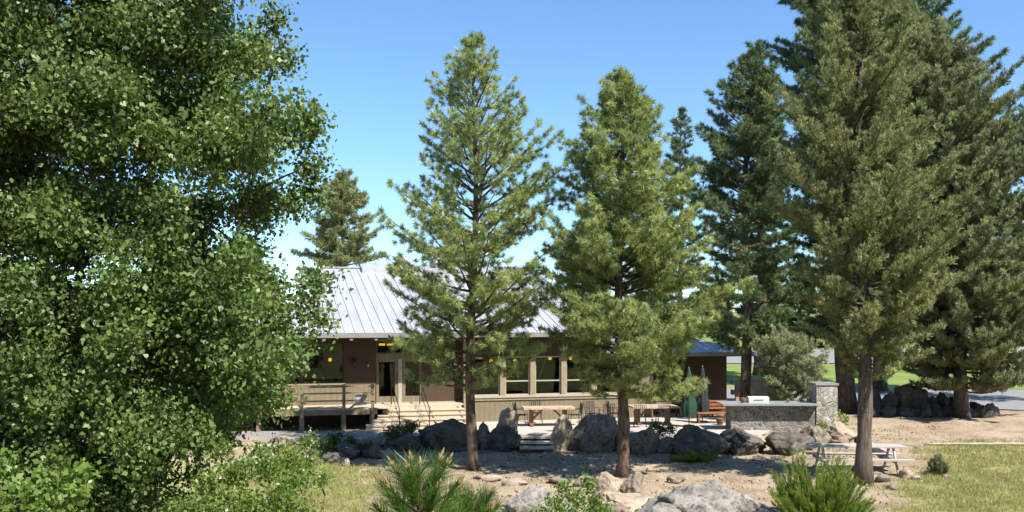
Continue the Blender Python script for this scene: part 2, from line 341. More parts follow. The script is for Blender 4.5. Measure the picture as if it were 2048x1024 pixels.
# front roof with seams, back roof, hip
rf = MB()
def P3(s, d, z): return (s, d, z)
T = .09
rf.slab([P3(SC_, E0, rz(E0)), P3(SR_, E0, rz(E0)), P3(SR_, RD, rz(RD)), P3(SL_, RD, rz(RD)), P3(SL_, dstar, rz(dstar))], T)
bz = lambda d: RZ-(d-RD)*SL
DB = 2*RD-E0
rf.slab([P3(SL_, RD, RZ-.002), P3(SR_, RD, RZ-.002), P3(SR_, DB, bz(DB)), P3(SC_, DB, bz(DB)), P3(SL_, DB-(SL_-SC_), bz(DB-(SL_-SC_)))], T)
rf.slab([P3(SC_, E0, rz(E0)-.003), P3(SL_, dstar, rz(dstar)-.003), P3(SL_, DB-(SL_-SC_), rz(dstar)-.003), P3(SC_, DB, bz(DB)-.003)], T)
s = SC_+.2
while s < SR_:
    d1 = RD if s > SL_ else E0+(s-SC_)
    rf.beam((s, E0, rz(E0)+.012), (s, d1, rz(d1)+.012), .032, .055); s += .406
rf.beam((SL_, E0+0, rz(E0)+.012), (SL_, RD, rz(RD)+.012), .05, .07)
rf.beam((SR_, E0, rz(E0)+.012), (SR_, RD, rz(RD)+.012), .05, .07)
rf.beam((SC_, E0, rz(E0)+.02), (SL_, dstar, rz(dstar)+.02), .16, .05)
roof = hb(rf, 'roof', 'roof')
hb(MB().beam((SL_, RD, RZ+.03), (SR_, RD, RZ+.03), .34, .06), 'ridge_cap', 'roof', roof)
sm = MB(); s0, s1 = -.6, SR_-.6       # raised monitor strip along the ridge
sm.slab([(s0, RD-1.0, RZ-.02), (s1, RD-1.0, RZ-.02), (s1, RD+.2, RZ+.24), (s0, RD+.2, RZ+.24)], .30)
hb(sm, 'ridge_monitor', 'roof', roof)
for ss_, in ((1.55,), (3.45,)):
    cu = MB().box((ss_-.25, RD-.9, RZ-.1), (ss_+.25, RD-.4, RZ+.30))
    cu.v += [(ss_-.36, RD-1.0, RZ+.30), (ss_+.36, RD-1.0, RZ+.30), (ss_+.36, RD-.3, RZ+.30), (ss_-.36, RD-.3, RZ+.30), (ss_, RD-.65, RZ+.62)]
    n = len(cu.v)-5; cu.f += [(n, n+1, n+4), (n+1, n+2, n+4), (n+2, n+3, n+4), (n+3, n, n+4), (n+3, n+2, n+1, n)]
    hb(cu, 'roof_vent', 'roof', roof)
hb(MB().poly([(SL_+.15, dstar, rz(dstar)-T), (SL_+.15, RD, RZ-T), (SL_+.15, 2*RD-dstar, rz(dstar)-T)]), 'gable', 'brown')
# gutter / fascia
gt = MB().box((SC_, E0-.12, EZ-.21), (SR_, E0-.005, EZ-.012)); hb(gt, 'gutter', 'fascia')
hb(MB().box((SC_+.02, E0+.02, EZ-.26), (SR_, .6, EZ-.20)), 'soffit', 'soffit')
# walls : left wing (behind deck)  s -8 .. -0.1, z .85 .. eave ; openings for windows
def wall(cells, d, name='wall', m='brown', th=.2):
    w_ = MB()
    for (a, b_, z0, z1) in cells: w_.box((a, d, z0), (b_, d+th, z1))
    return hb(w_, name, m)
WT = EZ-.26
win_left = [(-7.6, -6.0), (-5.8, -4.15), (-4.0, -2.35)]
# windows bottom z 1.83, top 3.45
cells = [(-8.2, -2.35, 0, 1.72), (-8.2, -2.35, 3.42, WT), (-2.35, -1.02, 0, WT), (-8.2, -7.6, 1.72, 3.42), (-6.0, -5.8, 1.72, 3.42), (-4.15, -4.0, 1.72, 3.42)]
wall(cells, 0, m='brown')
wall([(-8.2, -1.05, .85, 1.68)], -.035, name='wainscot', m='siding', th=.033)
hb(MB().box((-8.2, -.12, 1.68), (-2.3, -.002, 1.74)), 'sill_board', 'trim')
def window(a, b_, z0, z1, d, mull=(), rails=(), fm='frame', fw=.05, fr='frame_dark'):
    f = MB(); t = .08
    f.box((a, d, z0), (a+fw, d+t, z1)); f.box((b_-fw, d, z0), (b_, d+t, z1))
    f.box((a+fw, d, z0), (b_-fw, d+t, z0+fw)); f.box((a+fw, d, z1-fw), (b_-fw, d+t, z1))
    for m_ in mull: f.box((m_-fw/2, d+.005, z0+fw), (m_+fw/2, d+t-.005, z1-fw))
    for r_ in rails: f.box((a+fw, d+.01, r_-fw/2), (b_-fw, d+t-.01, r_+fw/2))
    fo = hb(f, 'window', fm)
    hb(MB().box((a+fw, d+.035, z0+fw), (b_-fw, d+.045, z1-fw)), 'pane', 'glass', fo)
    return fo
for a, b_ in win_left: window(a, b_, 1.74, 3.42, .05, mull=((a+b_)/2,), fm='brown')
# entrance: glass door + transom
window(-1.0, .42, 2.95, 3.5, .05, fm='siding')
wall([(-1.02, .45, 3.5, WT), (-1.02, .45, 2.72, 2.95)], 0, name='door_header', m='siding')
def door(a, b_):
    dm = MB().box((a, .06, .9), (a+.12, .12, 2.72)).box((b_-.12, .06, .9), (b_, .12, 2.72)).box((a+.12, .06, .9), (b_-.12, .12, 1.15)).box((a+.12, .06, 2.6), (b_-.12, .12, 2.72))
    dd = hb(dm, 'door', 'siding'); hb(MB().box((a+.12, .085, 1.15), (b_-.12, .095, 2.6)), 'pane', 'glass', dd)
    hb(MB().tube([(b_-.05, .02, 1.75), (b_-.05, .02, 2.1)], .012, 6), 'handle', 'iron', dd)
door(-1.0, -.08); 
hb(MB().box((-.07, .03, .85), (.10, .22, 2.72)), 'door_post', 'frame')
door(.12, .95)
wall([(.95, 2.8, .85, WT), (.45, .95, 2.72, WT)], .0, name='wall', m='brown')
hb(MB().box((-1.02, -.04, .85), (2.8, .2, .9)), 'threshold', 'frame')
# bay with the long window band
B0, B1, BD = 2.75, 11.3, -.5
bay = MB().box((B0, BD, 0), (B1, BD+.16, 1.04)); 
bay.box((B0, BD+.16, 0), (B0+.16, .0, 1.04)); 
bay.box((10.05, BD+.001, 1.04), (B1, BD+.16, 2.62)); hb(bay, 'bay_wall', 'siding')
hb(MB().box((B0, BD+.02, 2.80), (SR_, BD+.16, WT)).box((SR_, BD+.02, 2.70), (B1, BD+.16, 2.8)), 'bay_header', 'brown')
hb(MB().box((B0-.04, BD-.09, 1.04), (10.2, BD+.03, 1.13)), 'sill_board', 'frame')
hb(MB().box((B0-.03, BD-.05, .93), (10.2, BD-.004, 1.04)), 'sill_apron', 'trim')
posts = []
for xpx in (1005, 1065, 1127, 1187, 1245):
    k = (xpx-1024)/F; posts.append((k*(41.2+ca*BD)+4.73+sa*BD)/(ca-sa*k))
edges = [B0+.14]+[p for p in posts]
for i in range(5):
    a = edges[i]+(.10 if i == 0 else .115); b_ = edges[i+1]-.115
    window(a, b_, 1.13, 2.80, BD+.03, rails=(1.74,), fm='frame', fw=.055)
for p in posts: hb(MB().box((p-.115, BD-.07, 1.13), (p+.115, BD+.10, 2.92)), 'window_post', 'trim')
hb(MB().box((B0-.12, BD-.07, .0), (B0+.20, BD+.14, 3.5)), 'corner_post', 'trim')
hb(MB().box((B0-.03, BD+.14, .0), (B0+.05, 0, 3.5)), 'bay_side', 'siding')
# wing roof (lower, in shade) and its wall
WE, WS = 2.92, .26; WR = 2.5; S2 = 16.28; sh = S2-3.4
wz = lambda d: WE+(d+1.0)*WS
wr = MB().slab([(SR_-.3, -1.0, wz(-1)), (S2, -1.0, wz(-1)), (sh, WR, wz(WR)), (SR_-.3, WR, wz(WR))], .08)
wr.slab([(S2, -1.0, wz(-1)-.002), (S2, 6, wz(-1)-.002), (sh, WR, wz(WR)-.002)], .08)
wr.slab([(SR_-.3, WR, wz(WR)-.003), (sh, WR, wz(WR)-.003), (S2, 6, wz(-1)-.003), (SR_-.3, 6, wz(-1)-.003)], .08)
s = SR_
while s < S2-.1:
    d1 = WR if s < sh else -1.0+(S2-s)*3.5/3.4
    wr.beam((s, -1.0, wz(-1)+.012), (s, d1, wz(d1)+.012), .022, .05); s += .406
hb(wr, 'wing_roof', 'roof')
hb(MB().box((SR_, -1.11, WE-.17), (S2, -1.005, WE-.012)).box((S2+.002, -1.0, WE-.17), (S2+.09, 6, WE-.012)), 'wing_gutter', 'fascia')
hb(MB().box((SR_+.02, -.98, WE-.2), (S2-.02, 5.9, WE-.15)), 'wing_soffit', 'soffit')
wing = MB().box((B1, .8, 0), (15.6, 1.0, WE-.2)).box((15.45, 1.0, 0), (15.6, 5.5, WE-.2)).box((B1-.16, BD+.16, 0), (B1, .8, WE-.2)); hb(wing, 'wing_wall', 'brown')
hb(MB().box((SR_-.2, -.4, WE), (SR_-.05, 20, 3.6)), 'gable_wall', 'brown')
# interior shell
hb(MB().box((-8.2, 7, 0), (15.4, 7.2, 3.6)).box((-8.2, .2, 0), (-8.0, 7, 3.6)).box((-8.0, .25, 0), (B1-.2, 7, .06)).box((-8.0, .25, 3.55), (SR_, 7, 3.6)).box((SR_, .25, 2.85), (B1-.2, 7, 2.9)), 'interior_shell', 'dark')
hb(MB().box((-8.2, 19.4, 0), (SR_-.1, 19.6, 3.5)).box((-8.2, 7.2, 0), (-8.0, 19.4, 3.5)), 'back_wall', 'brown')
# lights
def s_at(x, d):
    k = (x-1024)/F; return (k*(41.2+ca*d)+4.73+sa*d)/(ca-sa*k)
def y2z(y, s, d): return EYE-(y-HOR)/F*hw(s, d).y
for x, y in ((660, 720), (982, 722), (1100, 717), (1141, 717), (1030, 722)):
    d = 1.6; s = s_at(x, d); z = y2z(y, s, d)
    lp = MB().tube([(s, d, z-.06), (s, d, z-.02), (s, d, z+.05), (s, d, z+.09)], [.05, .075, .07, .03], 10)
    lo_ = hb(lp, 'pendant_lamp', 'lamp', house, True); hb(MB().tube([(s, d, z+.09), (s, d, 3.5)], .008, 5), 'cord', 'iron', lo_)
for x0, x1, y in ((758, 770, 689), (774, 787, 689), (545, 556, 691), (562, 574, 691)):
    d = .5; a = s_at(x0, d); b_ = s_at(x1, d); z = y2z(y, a, d)
    lo_ = hb(MB().tube([(a, d, z), (b_, d, z)], .045, 8), 'tube_lamp', 'lamp', house, True); hb(MB().box((a, d-.05, z+.05), (b_, d+.05, z+.08)), 'lamp_hood', 'iron', lo_)
for x in (648, 703, 752, 600, 856):
    d = -.6; s = s_at(x, d); hb(MB().tube([(s, d, EZ-.33), (s, d, EZ-.262)], [.055, .075], 10), 'soffit_light', 'bulb')
# wall ornaments beside the door
hb(MB().tube([(-1.95, -.06, 2.45), (-1.95, -.12, 2.6), (-1.95, -.06, 2.8)], [.05, .09, .05], 8), 'wall_lantern', 'iron')
hb(MB().tube([(-1.35, -.04, 2.42), (-1.35, -.09, 2.5), (-1.35, -.04, 2.6)], [.04, .07, .04], 8), 'wall_bell', 'greycloth')
# deck
DZ = .85
dk = empty('deck', hw(-5, -1.9), HA, 'raised wooden deck with rustic rail along the left part of the lodge', 'deck')
dk.location = (HO[0], HO[1], 0)
bo = MB(); d = -1.9
while d < -.02: bo.box((-9.2, d, DZ-.04), (-.62, min(d+.135, -.06), DZ)); d += .142
bo.build('deck_boards', M['deck'], dk)
MB().box((-9.2, -1.96, DZ-.24), (-1.2, -1.905, DZ-.045)).build('rim_beam', M['rail'], dk)
MB().box((-9.2, -1.7, DZ-.26), (-1.2, -1.6, DZ-.06)).box((-9.2, -.4, DZ-.26), (-1.2, -.3, DZ-.06)).build('joist', M['rail'], dk)
for s in (-8.9, -7.35, -5.8, -4.16, -2.53, -1.4):
    MB().box((s-.06, -2.06, DZ-.35), (s+.06, -1.965, DZ+.98)).build('post', M['rail'], dk)
    MB().box((s-.09, -1.9, -.05), (s+.09, -1.72, DZ-.26)).build('footing', M['rail'], dk)
for z, h in ((DZ+.86, .07), (DZ+.60, .06), (DZ+.30, .06)):
    MB().box((-9.1, -2.10, z), (-1.30, -2.062, z+h)).build('rail', M['rail'], dk)
MB().beam((-1.4, -2.12, DZ+.78), (-2.45, -2.12, DZ-.1), .045, .07).build('brace', M['rail'], dk)
MB().beam((-4.9, -2.12, DZ+.78), (-4.16, -2.12, DZ+.05), .045, .07).build('brace', M['rail'], dk)
nb = MB().box((-2.08, -2.0, DZ+.12), (-1.62, -1.96, DZ+.58)).build('notice_board', M['white']); 
for v in nb.data.vertices: v.co = hw(v.co.x, v.co.y, v.co.z)
tag(nb, 'small blank white board fixed behind the deck rail beside the steps', 'board')
# steps
st = empty('deck_steps', (HO[0], HO[1], 0), HA, 'wide pale timber steps leading up to the lodge door', 'steps')
MB().box((-.615, -.9, DZ-.05), (2.55, -.06, DZ)).build('landing', M['deck'], st)
for i in range(1, 6):
    z = DZ-i*.155; d1 = -.9-(i-1)*.42; d0 = d1-.46; sl = -.62-.27*i
    MB().box((sl, d0, z-.05), (2.5, d0+.225, z)).box((sl, d0+.232, z-.05), (2.5, d1-.002, z)).build('tread', M['deck'], st)
    MB().box((sl+.25, d1+.002, z+.002), (2.46, d1+.03, z+.10)).build('riser', M['deck'], st)
for s in (-.3, 1.1, 2.3): MB().beam((s, -.8, DZ-.16), (s, -3.0, -.02), .05, .2).build('stringer', M['rail'], st)
def handrail(s):
    h = empty('handrail', hw(0, 0, 0), HA, None, None); h.location = (HO[0], HO[1], 0)
    MB().tube([(s, -.55, DZ), (s, -.55, DZ+.85), (s+.02, -.8, DZ+.86), (s+.02, -2.7, .85), (s+.02, -2.75, .78), (s+.02, -2.72, .08)], .02, 8).build('rail', M['iron'], h, True)
    MB().tube([(s+.02, -.6, DZ+.45), (s+.02, -2.7, .47)], .014, 6).build('lower_rail', M['iron'], h, True)
    return h
tag(handrail(.75), 'thin metal handrail in the middle of the timber steps', 'handrail', 'stair handrails')
tag(handrail(-.45), 'thin metal handrail at the left side of the timber steps by the glass door', 'handrail', 'stair handrails')

# ------------------------------------------------------------------ rocks
def rock_mesh(name, rx, ry, rz_, seed, sub=4, facets=11, rough=.24):
    bm = bmesh.new(); bmesh.ops.create_icosphere(bm, subdivisions=sub, radius=1); rr = random.Random(seed)
    pl = []
    for _ in range(facets):
        n = Vector((rr.uniform(-1,1), rr.uniform(-1,1), rr.uniform(-.5,1))).normalized(); pl.append((n, rr.uniform(.52,.84)))
    off = Vector((seed*3.1, seed*1.7, seed*.9))
    for v in bm.verts:
        p = v.co.copy()
        for n, d in pl:
            k = p.dot(n)
            if k > d: p -= n*(k-d)*.95
        u = v.co.normalized()
        f = 1+rough*mnoise.noise(u*1.5+off)+rough*.5*mnoise.noise(u*4+off)+rough*.22*mnoise.noise(u*10+off)+rough*.1*mnoise.noise(u*22+off)
        cr = abs(mnoise.noise(u*2.1+off*1.3)); f -= rough*.45*max(0, .07-cr)/.07; cr = abs(mnoise.noise(u*4.7+off*.7)); f -= rough*.2*max(0, .06-cr)/.06
        p *= f; v.co = Vector((p.x*rx, p.y*ry, p.z*rz_))
    me = bpy.data.meshes.new(name); bm.to_mesh(me); bm.free()
    return me
nrock = [0]
def rock(x0, x1, yt, Y, m, label, group=None, name='boulder', base=None, seed=None, dep=.8, facets=12, sub=5):
    nrock[0] += 1; seed = seed or nrock[0]+11
    X0 = (x0-1024)/F*Y; X1 = (x1-1024)/F*Y; zt = EYE-(yt-HOR)/F*Y; X = (X0+X1)/2; zb = base if base is not None else g1(X, Y)
    rx = (X1-X0)/2*1.22; hgt = max(zt-zb, .08); rz_ = hgt*.66*1.28; ry = rx*dep
    me = rock_mesh(name, rx, max(ry, .1), rz_, seed, sub=sub, facets=facets)
    o = link(name, me, M[m], smooth=True); o.location = (X, Y, zb+hgt*.36); o.rotation_euler = (0, 0, 0)
    return tag(o, label, 'rock', group)
GB = 'boulders holding up the patio edge'
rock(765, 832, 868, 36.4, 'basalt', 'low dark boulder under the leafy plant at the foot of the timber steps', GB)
rock(835, 948, 846, 36.5, 'basalt', 'broad rounded dark boulder left of the first pine trunk', GB)
rock(948, 986, 851, 36.6, 'granite', 'small upright boulder just right of the first pine trunk', GB)
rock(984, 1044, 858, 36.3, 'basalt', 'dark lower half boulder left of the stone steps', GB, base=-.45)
rock(990, 1040, 825, 36.75, 'warmrock', 'pale pointed boulder standing behind the dark one left of the stone steps', GB, base=-.1)
rock(1100, 1150, 836, 36.5, 'warmrock', 'pale streaked boulder right beside the stone steps', GB)
rock(1140, 1237, 824, 36.6, 'granite', 'tall brown grey boulder left of the second pine trunk', GB)
rock(1222, 1262, 875, 36.2, 'basalt', 'dark boulder directly behind the second pine trunk', GB)
rock(1256, 1317, 858, 35.6, 'granite', 'sun streaked rounded boulder right of the second pine trunk', GB)
rock(1316, 1352, 876, 35.7, 'granite', 'small grey boulder between the streaked one and the big square one', GB)
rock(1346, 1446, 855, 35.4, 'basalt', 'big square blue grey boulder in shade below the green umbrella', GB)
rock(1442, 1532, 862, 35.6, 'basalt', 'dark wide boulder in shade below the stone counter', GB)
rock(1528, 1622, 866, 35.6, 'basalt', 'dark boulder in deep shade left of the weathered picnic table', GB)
rock(1596, 1652, 850, 36.6, 'granite', 'pale capped boulder under the stone pillar', GB)
rock(1646, 1708, 846, 37.0, 'warmrock', 'reddish boulder beside the stone pillar base', GB)
GL = 'rocks edging the gravel path'
rock(585, 640, 892, 34.0, 'granite', 'grey ribbed rock at the left end of the gravel path edge', GL, base=-.45)
rock(636, 692, 906, 33.3, 'granite', 'round mossy grey rock in the path edge row', GL, base=-.5)
rock(672, 722, 888, 34.4, 'basalt', 'dark rock behind the mossy one beside the gravel path', GL, base=-.5)
rock(700, 742, 925, 32.6, 'granite', 'grey rock with a pale end low in the path edge row', GL, base=-.5)
rock(718, 768, 890, 34.6, 'basalt', 'dark shaded rock at the right end of the path edge row', GL, base=-.45)
rock(712, 738, 950, 31.3, 'warmrock', 'small pale rock lying lowest in the grass below the path', GL, base=-.5)
rock(676, 704, 914, 32.5, 'warmrock', 'small tan stone between two grey rocks of the path edge', GL, base=-.5)
rock(765, 792, 898, 34.3, 'warmrock', 'small white stone under the right end of the path edge', GL, base=-.45)
rock(540, 590, 878, 35.0, 'granite', 'flat pale rock at the left of the gravel path behind leaves', GL, base=-.3)
GN = 'large rocks in the foreground'
rock(1300, 1572, 984, 16.0, 'lichen', 'huge rounded pale boulder with dark lichen at the bottom of the photo', GN, dep=.75, facets=4, sub=5, seed=5)
rock(996, 1150, 975, 22.0, 'lichen', 'lichen spotted boulder left of the light green bush', GN, facets=12, sub=5)
rock(1180, 1320, 985, 23.0, 'warmrock', 'flat pinkish slab rock right of the light green bush', GN, facets=6)
rock(1188, 1244, 953, 27.2, 'warmrock', 'pink tinted rock by the foot of the second pine', GN)
rock(1244, 1290, 950, 27.5, 'granite', 'grey rock with a dark hollow right of the second pine foot', GN)
GP = 'dark rocks in the pile by the road'
for a in ((1738, 1766, 786, 'small dark rock at the left end of the roadside pile'), (1757, 1796, 785, 'second dark rock from the left in the roadside pile'),
          (1786, 1850, 769, 'largest dark hump in the middle of the roadside pile'), (1843, 1872, 790, 'small dark rock right of the largest hump'),
          (1860, 1900, 793, 'rounded rock just left of the grey trunk in the roadside pile'), (1885, 1920, 800, 'flat rock beside the grey trunk in the roadside pile'),
          (1930, 1970, 803, 'low rock right of the grey trunk in the roadside pile'), (1962, 1998, 809, 'lowest rock at the right end of the roadside pile')):
    rock(a[0], a[1], a[2], 45.3+random.uniform(-.4, .4), 'basalt', a[3], GP, base=-.05)
rr0 = random.Random(4)
for i in range(16):
    x = 1742+i*15.5+rr0.uniform(-5, 5); wdt_ = rr0.uniform(24, 46)
    rock(x-wdt_/2, x+wdt_/2, 812+rr0.uniform(-9, 6), 44.4+rr0.uniform(-.3, .2), 'basalt', 'small dark rubble stone heaped along the foot of the roadside rock pile', GP, name='rubble_stone', base=-.08, sub=3)
GR_ = 'small rocks around the juniper foot'
for a in ((1772, 1800, 968, 28.2, 'granite', 'dark round rock at the right foot of the juniper trunk'), (1795, 1832, 940, 30.2, 'warmrock', 'pinkish stone between juniper trunk and small green tuft'),
          (1846, 1874, 938, 30.6, 'warmrock', 'pale rounded stone left of the small green tuft'), (1880, 1905, 948, 30.2, 'granite', 'small flat grey stone right of the green tuft'),
          (1750, 1778, 950, 29.4, 'granite', 'grey stone wedged against the juniper roots'), (1822, 1846, 951, 29.8, 'warmrock', 'smallest pink stone in the row by the juniper')):
    rock(a[0], a[1], a[2], a[3], a[4], a[5], GR_, name='rock', sub=3)

GF = 'flat stones lying on the bare slope'
for a in ((950, 1000, 944, 29.8, 'flat tan stone right of the first pine foot'), (1004, 1058, 951, 28.6, 'flat tan stone above the lichen boulder'), (1050, 1096, 938, 30.6, 'low tan stone in the pine shade halfway between the two trunks'),
          (1098, 1150, 944, 29.4, 'long low stone just left of the second pine'), (900, 946, 962, 28.0, 'half buried stone below the first pine foot'), (1146, 1186, 948, 28.6, 'small stone touching the pink tinted rock'),
          (1332, 1368, 946, 29.5, 'small grey stone above the huge pale boulder'), (1000, 1030, 925, 32.4, 'small stone in the shade below the stone steps'), (872, 905, 940, 30.5, 'round stone left of the first pine foot')):
    rock(a[0], a[1], a[2]+4, a[3], 'warmrock' if a[0] % 3 else 'granite', a[4], GF, name='rock', sub=3)
# stone steps up to the patio
sst = empty('stone_steps', (.9, 36.4, -.45), 0, 'three flat stone steps between the boulders up to the patio', 'steps')
for i in range(3):
    MB().box((-.62+.03*i, -.66+.38*i, .075+.15*i), (.62, -.20+.38*i, .15+.15*i)).build('step', M['paver'], sst); MB().box((-.6+.03*i, -.52+.38*i, -.2), (.6, -.22+.38*i, .073+.15*i)).build('riser', M['basalt'], sst)
# board edging & pale edging stones right
for i, (a, b_, lab) in enumerate((((1682, 838), (1780, 888), 'long grey timber edging board running down behind the juniper trunk'),)):
    A = px(a[0], a[1], 39.0); B = px(b_[0], b_[1], 33.5); A.z = g1(A.x, A.y)+.1; B.z = g1(B.x, B.y)+.1
    tag(MB().beam(A, B, .14, .26).build('edging_board', M['weathered']), lab, 'board')
A = px(1855, 878, 36); pts = []
for i in range(14):
    x = 11.5+0
    q = px(1850+i*16, 877+random.uniform(-.8, .8), 1); Y = 36.2; pts.append(((1850+i*16-1024)/F*Y, Y+random.uniform(-.06, .06), g1((1850+i*16-1024)/F*Y, Y)+.05))
tag(MB().tube(pts, [.05+random.uniform(-.015, .02) for _ in pts], 6).build('fallen_log', M['deadwood'], None, True), 'thin pale fallen pole lying across the bare ground at the right', 'log')

# ------------------------------------------------------------------ foliage builders
def blades(P, A, m, Lr, W, spread, taper=True, jit=0.0):
    n = len(P); P = np.repeat(P, m, 0); A = np.repeat(A, m, 0); k = len(P)
    r = rng.normal(size=(k, 3)); r /= np.linalg.norm(r, axis=1, keepdims=True)
    D = A+r*spread; D /= np.linalg.norm(D, axis=1, keepdims=True)
    q = rng.normal(size=(k, 3)); S = np.cross(D, q); S /= np.linalg.norm(S, axis=1, keepdims=True)
    Ln = rng.uniform(Lr[0], Lr[1], (k, 1)); P = P+rng.normal(size=(k, 3))*jit-A*rng.uniform(0, .5, (k, 1))*Ln
    t = np.repeat(rng.uniform(0, 1, n), m)*.75+rng.uniform(0, .25, k)
    v = np.stack([P-S*W*.5, P+S*W*.5, P+D*Ln*.6+S*W*.45, P+D*Ln], 1).reshape(-1, 3)
    idx = np.arange(k)[:, None]*4+np.array([0, 1, 2, 3])[None]
    return v, idx, np.repeat(t, 4)
def profile_fn(x0, Y, prof):
    hs = np.array([EYE-(p[0]-HOR)/F*Y for p in prof])[::-1]
    l = np.array([(x0-p[1])/F*Y for p in prof])[::-1]; r = np.array([(p[2]-x0)/F*Y for p in prof])[::-1]
    return lambda h, a: float(np.interp(h, hs, l)*(1-math.cos(a))/2+np.interp(h, hs, r)*(1+math.cos(a))/2)
CONE = bpy.data.meshes.new('cone'); _c = MB().tube([(0,0,0), (0,0,.04), (0,0,.12)], [.025, .042, .01], 6); CONE.from_pydata(_c.v, [], _c.f); CONE.materials.append(M['cone'])
def conifer(name, x0, ybase, Y, prof, label, cat='tree', group=None, z0=None, tr=.2, bark='bark', leafm='ndl1', up=(.15, .75), dens=1.0,
            nd=22, ln=(.13, .24), wd=.013, spread=.95, whorl=.42, nb=5, jit=.02, env=1.0, tsp=.24, t0=.22, kind='pine', seed=1, lean=0, cones=0, tipup=.5, twigs=True, gap=.15, crown_lo=None):
    rnd = random.Random(seed); X0 = (x0-1024)/F*Y; z0 = g1(X0, Y) if z0 is None else z0
    top = EYE-(prof[0][0]-HOR)/F*Y; bot = EYE-(prof[-1][0]-HOR)/F*Y; Rf = profile_fn(x0, Y, prof); H = top-z0
    root = empty(name, (X0, Y, z0), 0, label, cat, group)
    xlean = ((prof[0][1]+prof[0][2])/2-x0)/F*Y
    def axis(h):   # local coords
        t = max(0, min(1, h/H)); return Vector((xlean*t*t+.09*math.sin(h*.55+seed)*min(1, h/2), .08*math.sin(h*.7+seed*2)*min(1, h/2), h))
    n = 22; tp = [axis(H*i/n*.985) for i in range(n+1)]; tp[0].z = -.25
    rad = [tr*(1-i/n)**.85+.012 for i in range(n+1)]; rad[0] = tr*1.45; rad[1] = tr*1.02
    trunk = MB().tube(tp, [r_*(1+.10*math.sin(i*2.3+seed)) for i, r_ in enumerate(rad)], 14); trunk.build('trunk', M[bark], root, True)
    br = MB(); P = []; A = []
    h = bot-z0; hb_ = h
    while h < H-.15:
        f = (h-hb_)/(H-hb_); k = nb+(rnd.random() < .5)
        ph = rnd.uniform(0, 6.28)
        for j in range(k):
            a = ph+j*6.283/k+rnd.uniform(-.35, .35)
            if rnd.random() < gap: continue
            hh = h+rnd.uniform(-.2, .2); u = up[0]+(up[1]-up[0])*f+rnd.uniform(-.12, .12)
            # envelope at the end of the branch
            r0 = Rf(z0+hh, a); r1 = Rf(z0+hh+u*max(r0, .1), a); rr_ = env*(.45*r0+.55*r1)*rnd.choice((rnd.uniform(.5, .95), rnd.uniform(.88, 1.18)) if kind == 'pine' else (rnd.uniform(.55, .95), rnd.uniform(.85, 1.1), rnd.uniform(.95, 1.32)))
            rr_ = max(rr_, .12)
            base = axis(hh); dr = Vector((math.cos(a), math.sin(a), 0)); side = Vector((-math.sin(a), math.cos(a), 0))
            sag = rnd.uniform(.0, .22) if f < .5 else 0; bend = rnd.uniform(-.12, .12)
            def bp_(t): return base+dr*(rr_*t)+side*(bend*rr_*t*t)+Vector((0, 0, rr_*(u*t-sag*t*(1-t)*1.4+.22*tipup*t*t-.22*tipup*t)))
            pts = [bp_(t/6) for t in range(7)]
            r_b = max(.008, min(tr*.33, .012+.014*rr_))
            br.tube(pts, [r_b*(1-t/6)+.004 for t in range(7)], 5, False)
            nt_ = max(3, int(rr_*6.5*dens))
            for q in range(nt_):
                t = t0+(1-t0)*(q+rnd.random())/nt_ if rr_ > .7 else rnd.random()
                p = bp_(t); l = (.16+.46*(1-t)*rr_**.75)*rnd.uniform(.5, 1.3) if rr_ > .5 else rnd.uniform(.05, .2)
                sg = 1 if q % 2 else -1
                td = (dr*rnd.uniform(.5, 1.0)+side*sg*rnd.uniform(.4, 1.1)+Vector((0, 0, rnd.uniform(-.15, .75) if kind == 'pine' else rnd.uniform(.3, 1.7)))).normalized()
                e = p+td*l
                if twigs and l > .2: br.tube([p, e], [.007, .004], 3, False)
                m_ = 1+int(l/(tsp if kind == 'pine' else .085))
                for w_ in range(m_):
                    c = p+td*l*((w_+1)/m_); P.append(c+Vector((rnd.gauss(0, .03), rnd.gauss(0, .03), rnd.gauss(0, .03)))); A.append((td+Vector((0, 0, tipup*rnd.uniform(.2, 1.3)))).normalized())
            P.append(bp_(1)); A.append((bp_(1)-bp_(.85)+Vector((0, 0, tipup*.1))).normalized())
        h += whorl*(1-.35*f)*rnd.uniform(.8, 1.2)
    for i in range(5): P.append(axis(H-.1*i)); A.append(Vector((rnd.uniform(-.2,.2), rnd.uniform(-.2,.2), 1)).normalized())
    br.build('branches', M[bark], root, True)
    P = np.array([tuple(p) for p in P]); A = np.array([tuple(p) for p in A])
    v, idx, t = blades(P, A, nd, ln, wd, spread, jit=jit)
    link('crown', np_mesh('crown', v, idx, t), M[leafm], root)
    if cones:
        sel = rnd.sample(range(len(P)), min(cones, len(P)))
        for i in sel:
            co = bpy.data.objects.new('cone', CONE); C.objects.link(co); co.parent = root; co.location = Vector(P[i])+Vector(A[i])*.04; co.rotation_euler = Vector(A[i]).to_track_quat('Z', 'Y').to_euler()
    return root

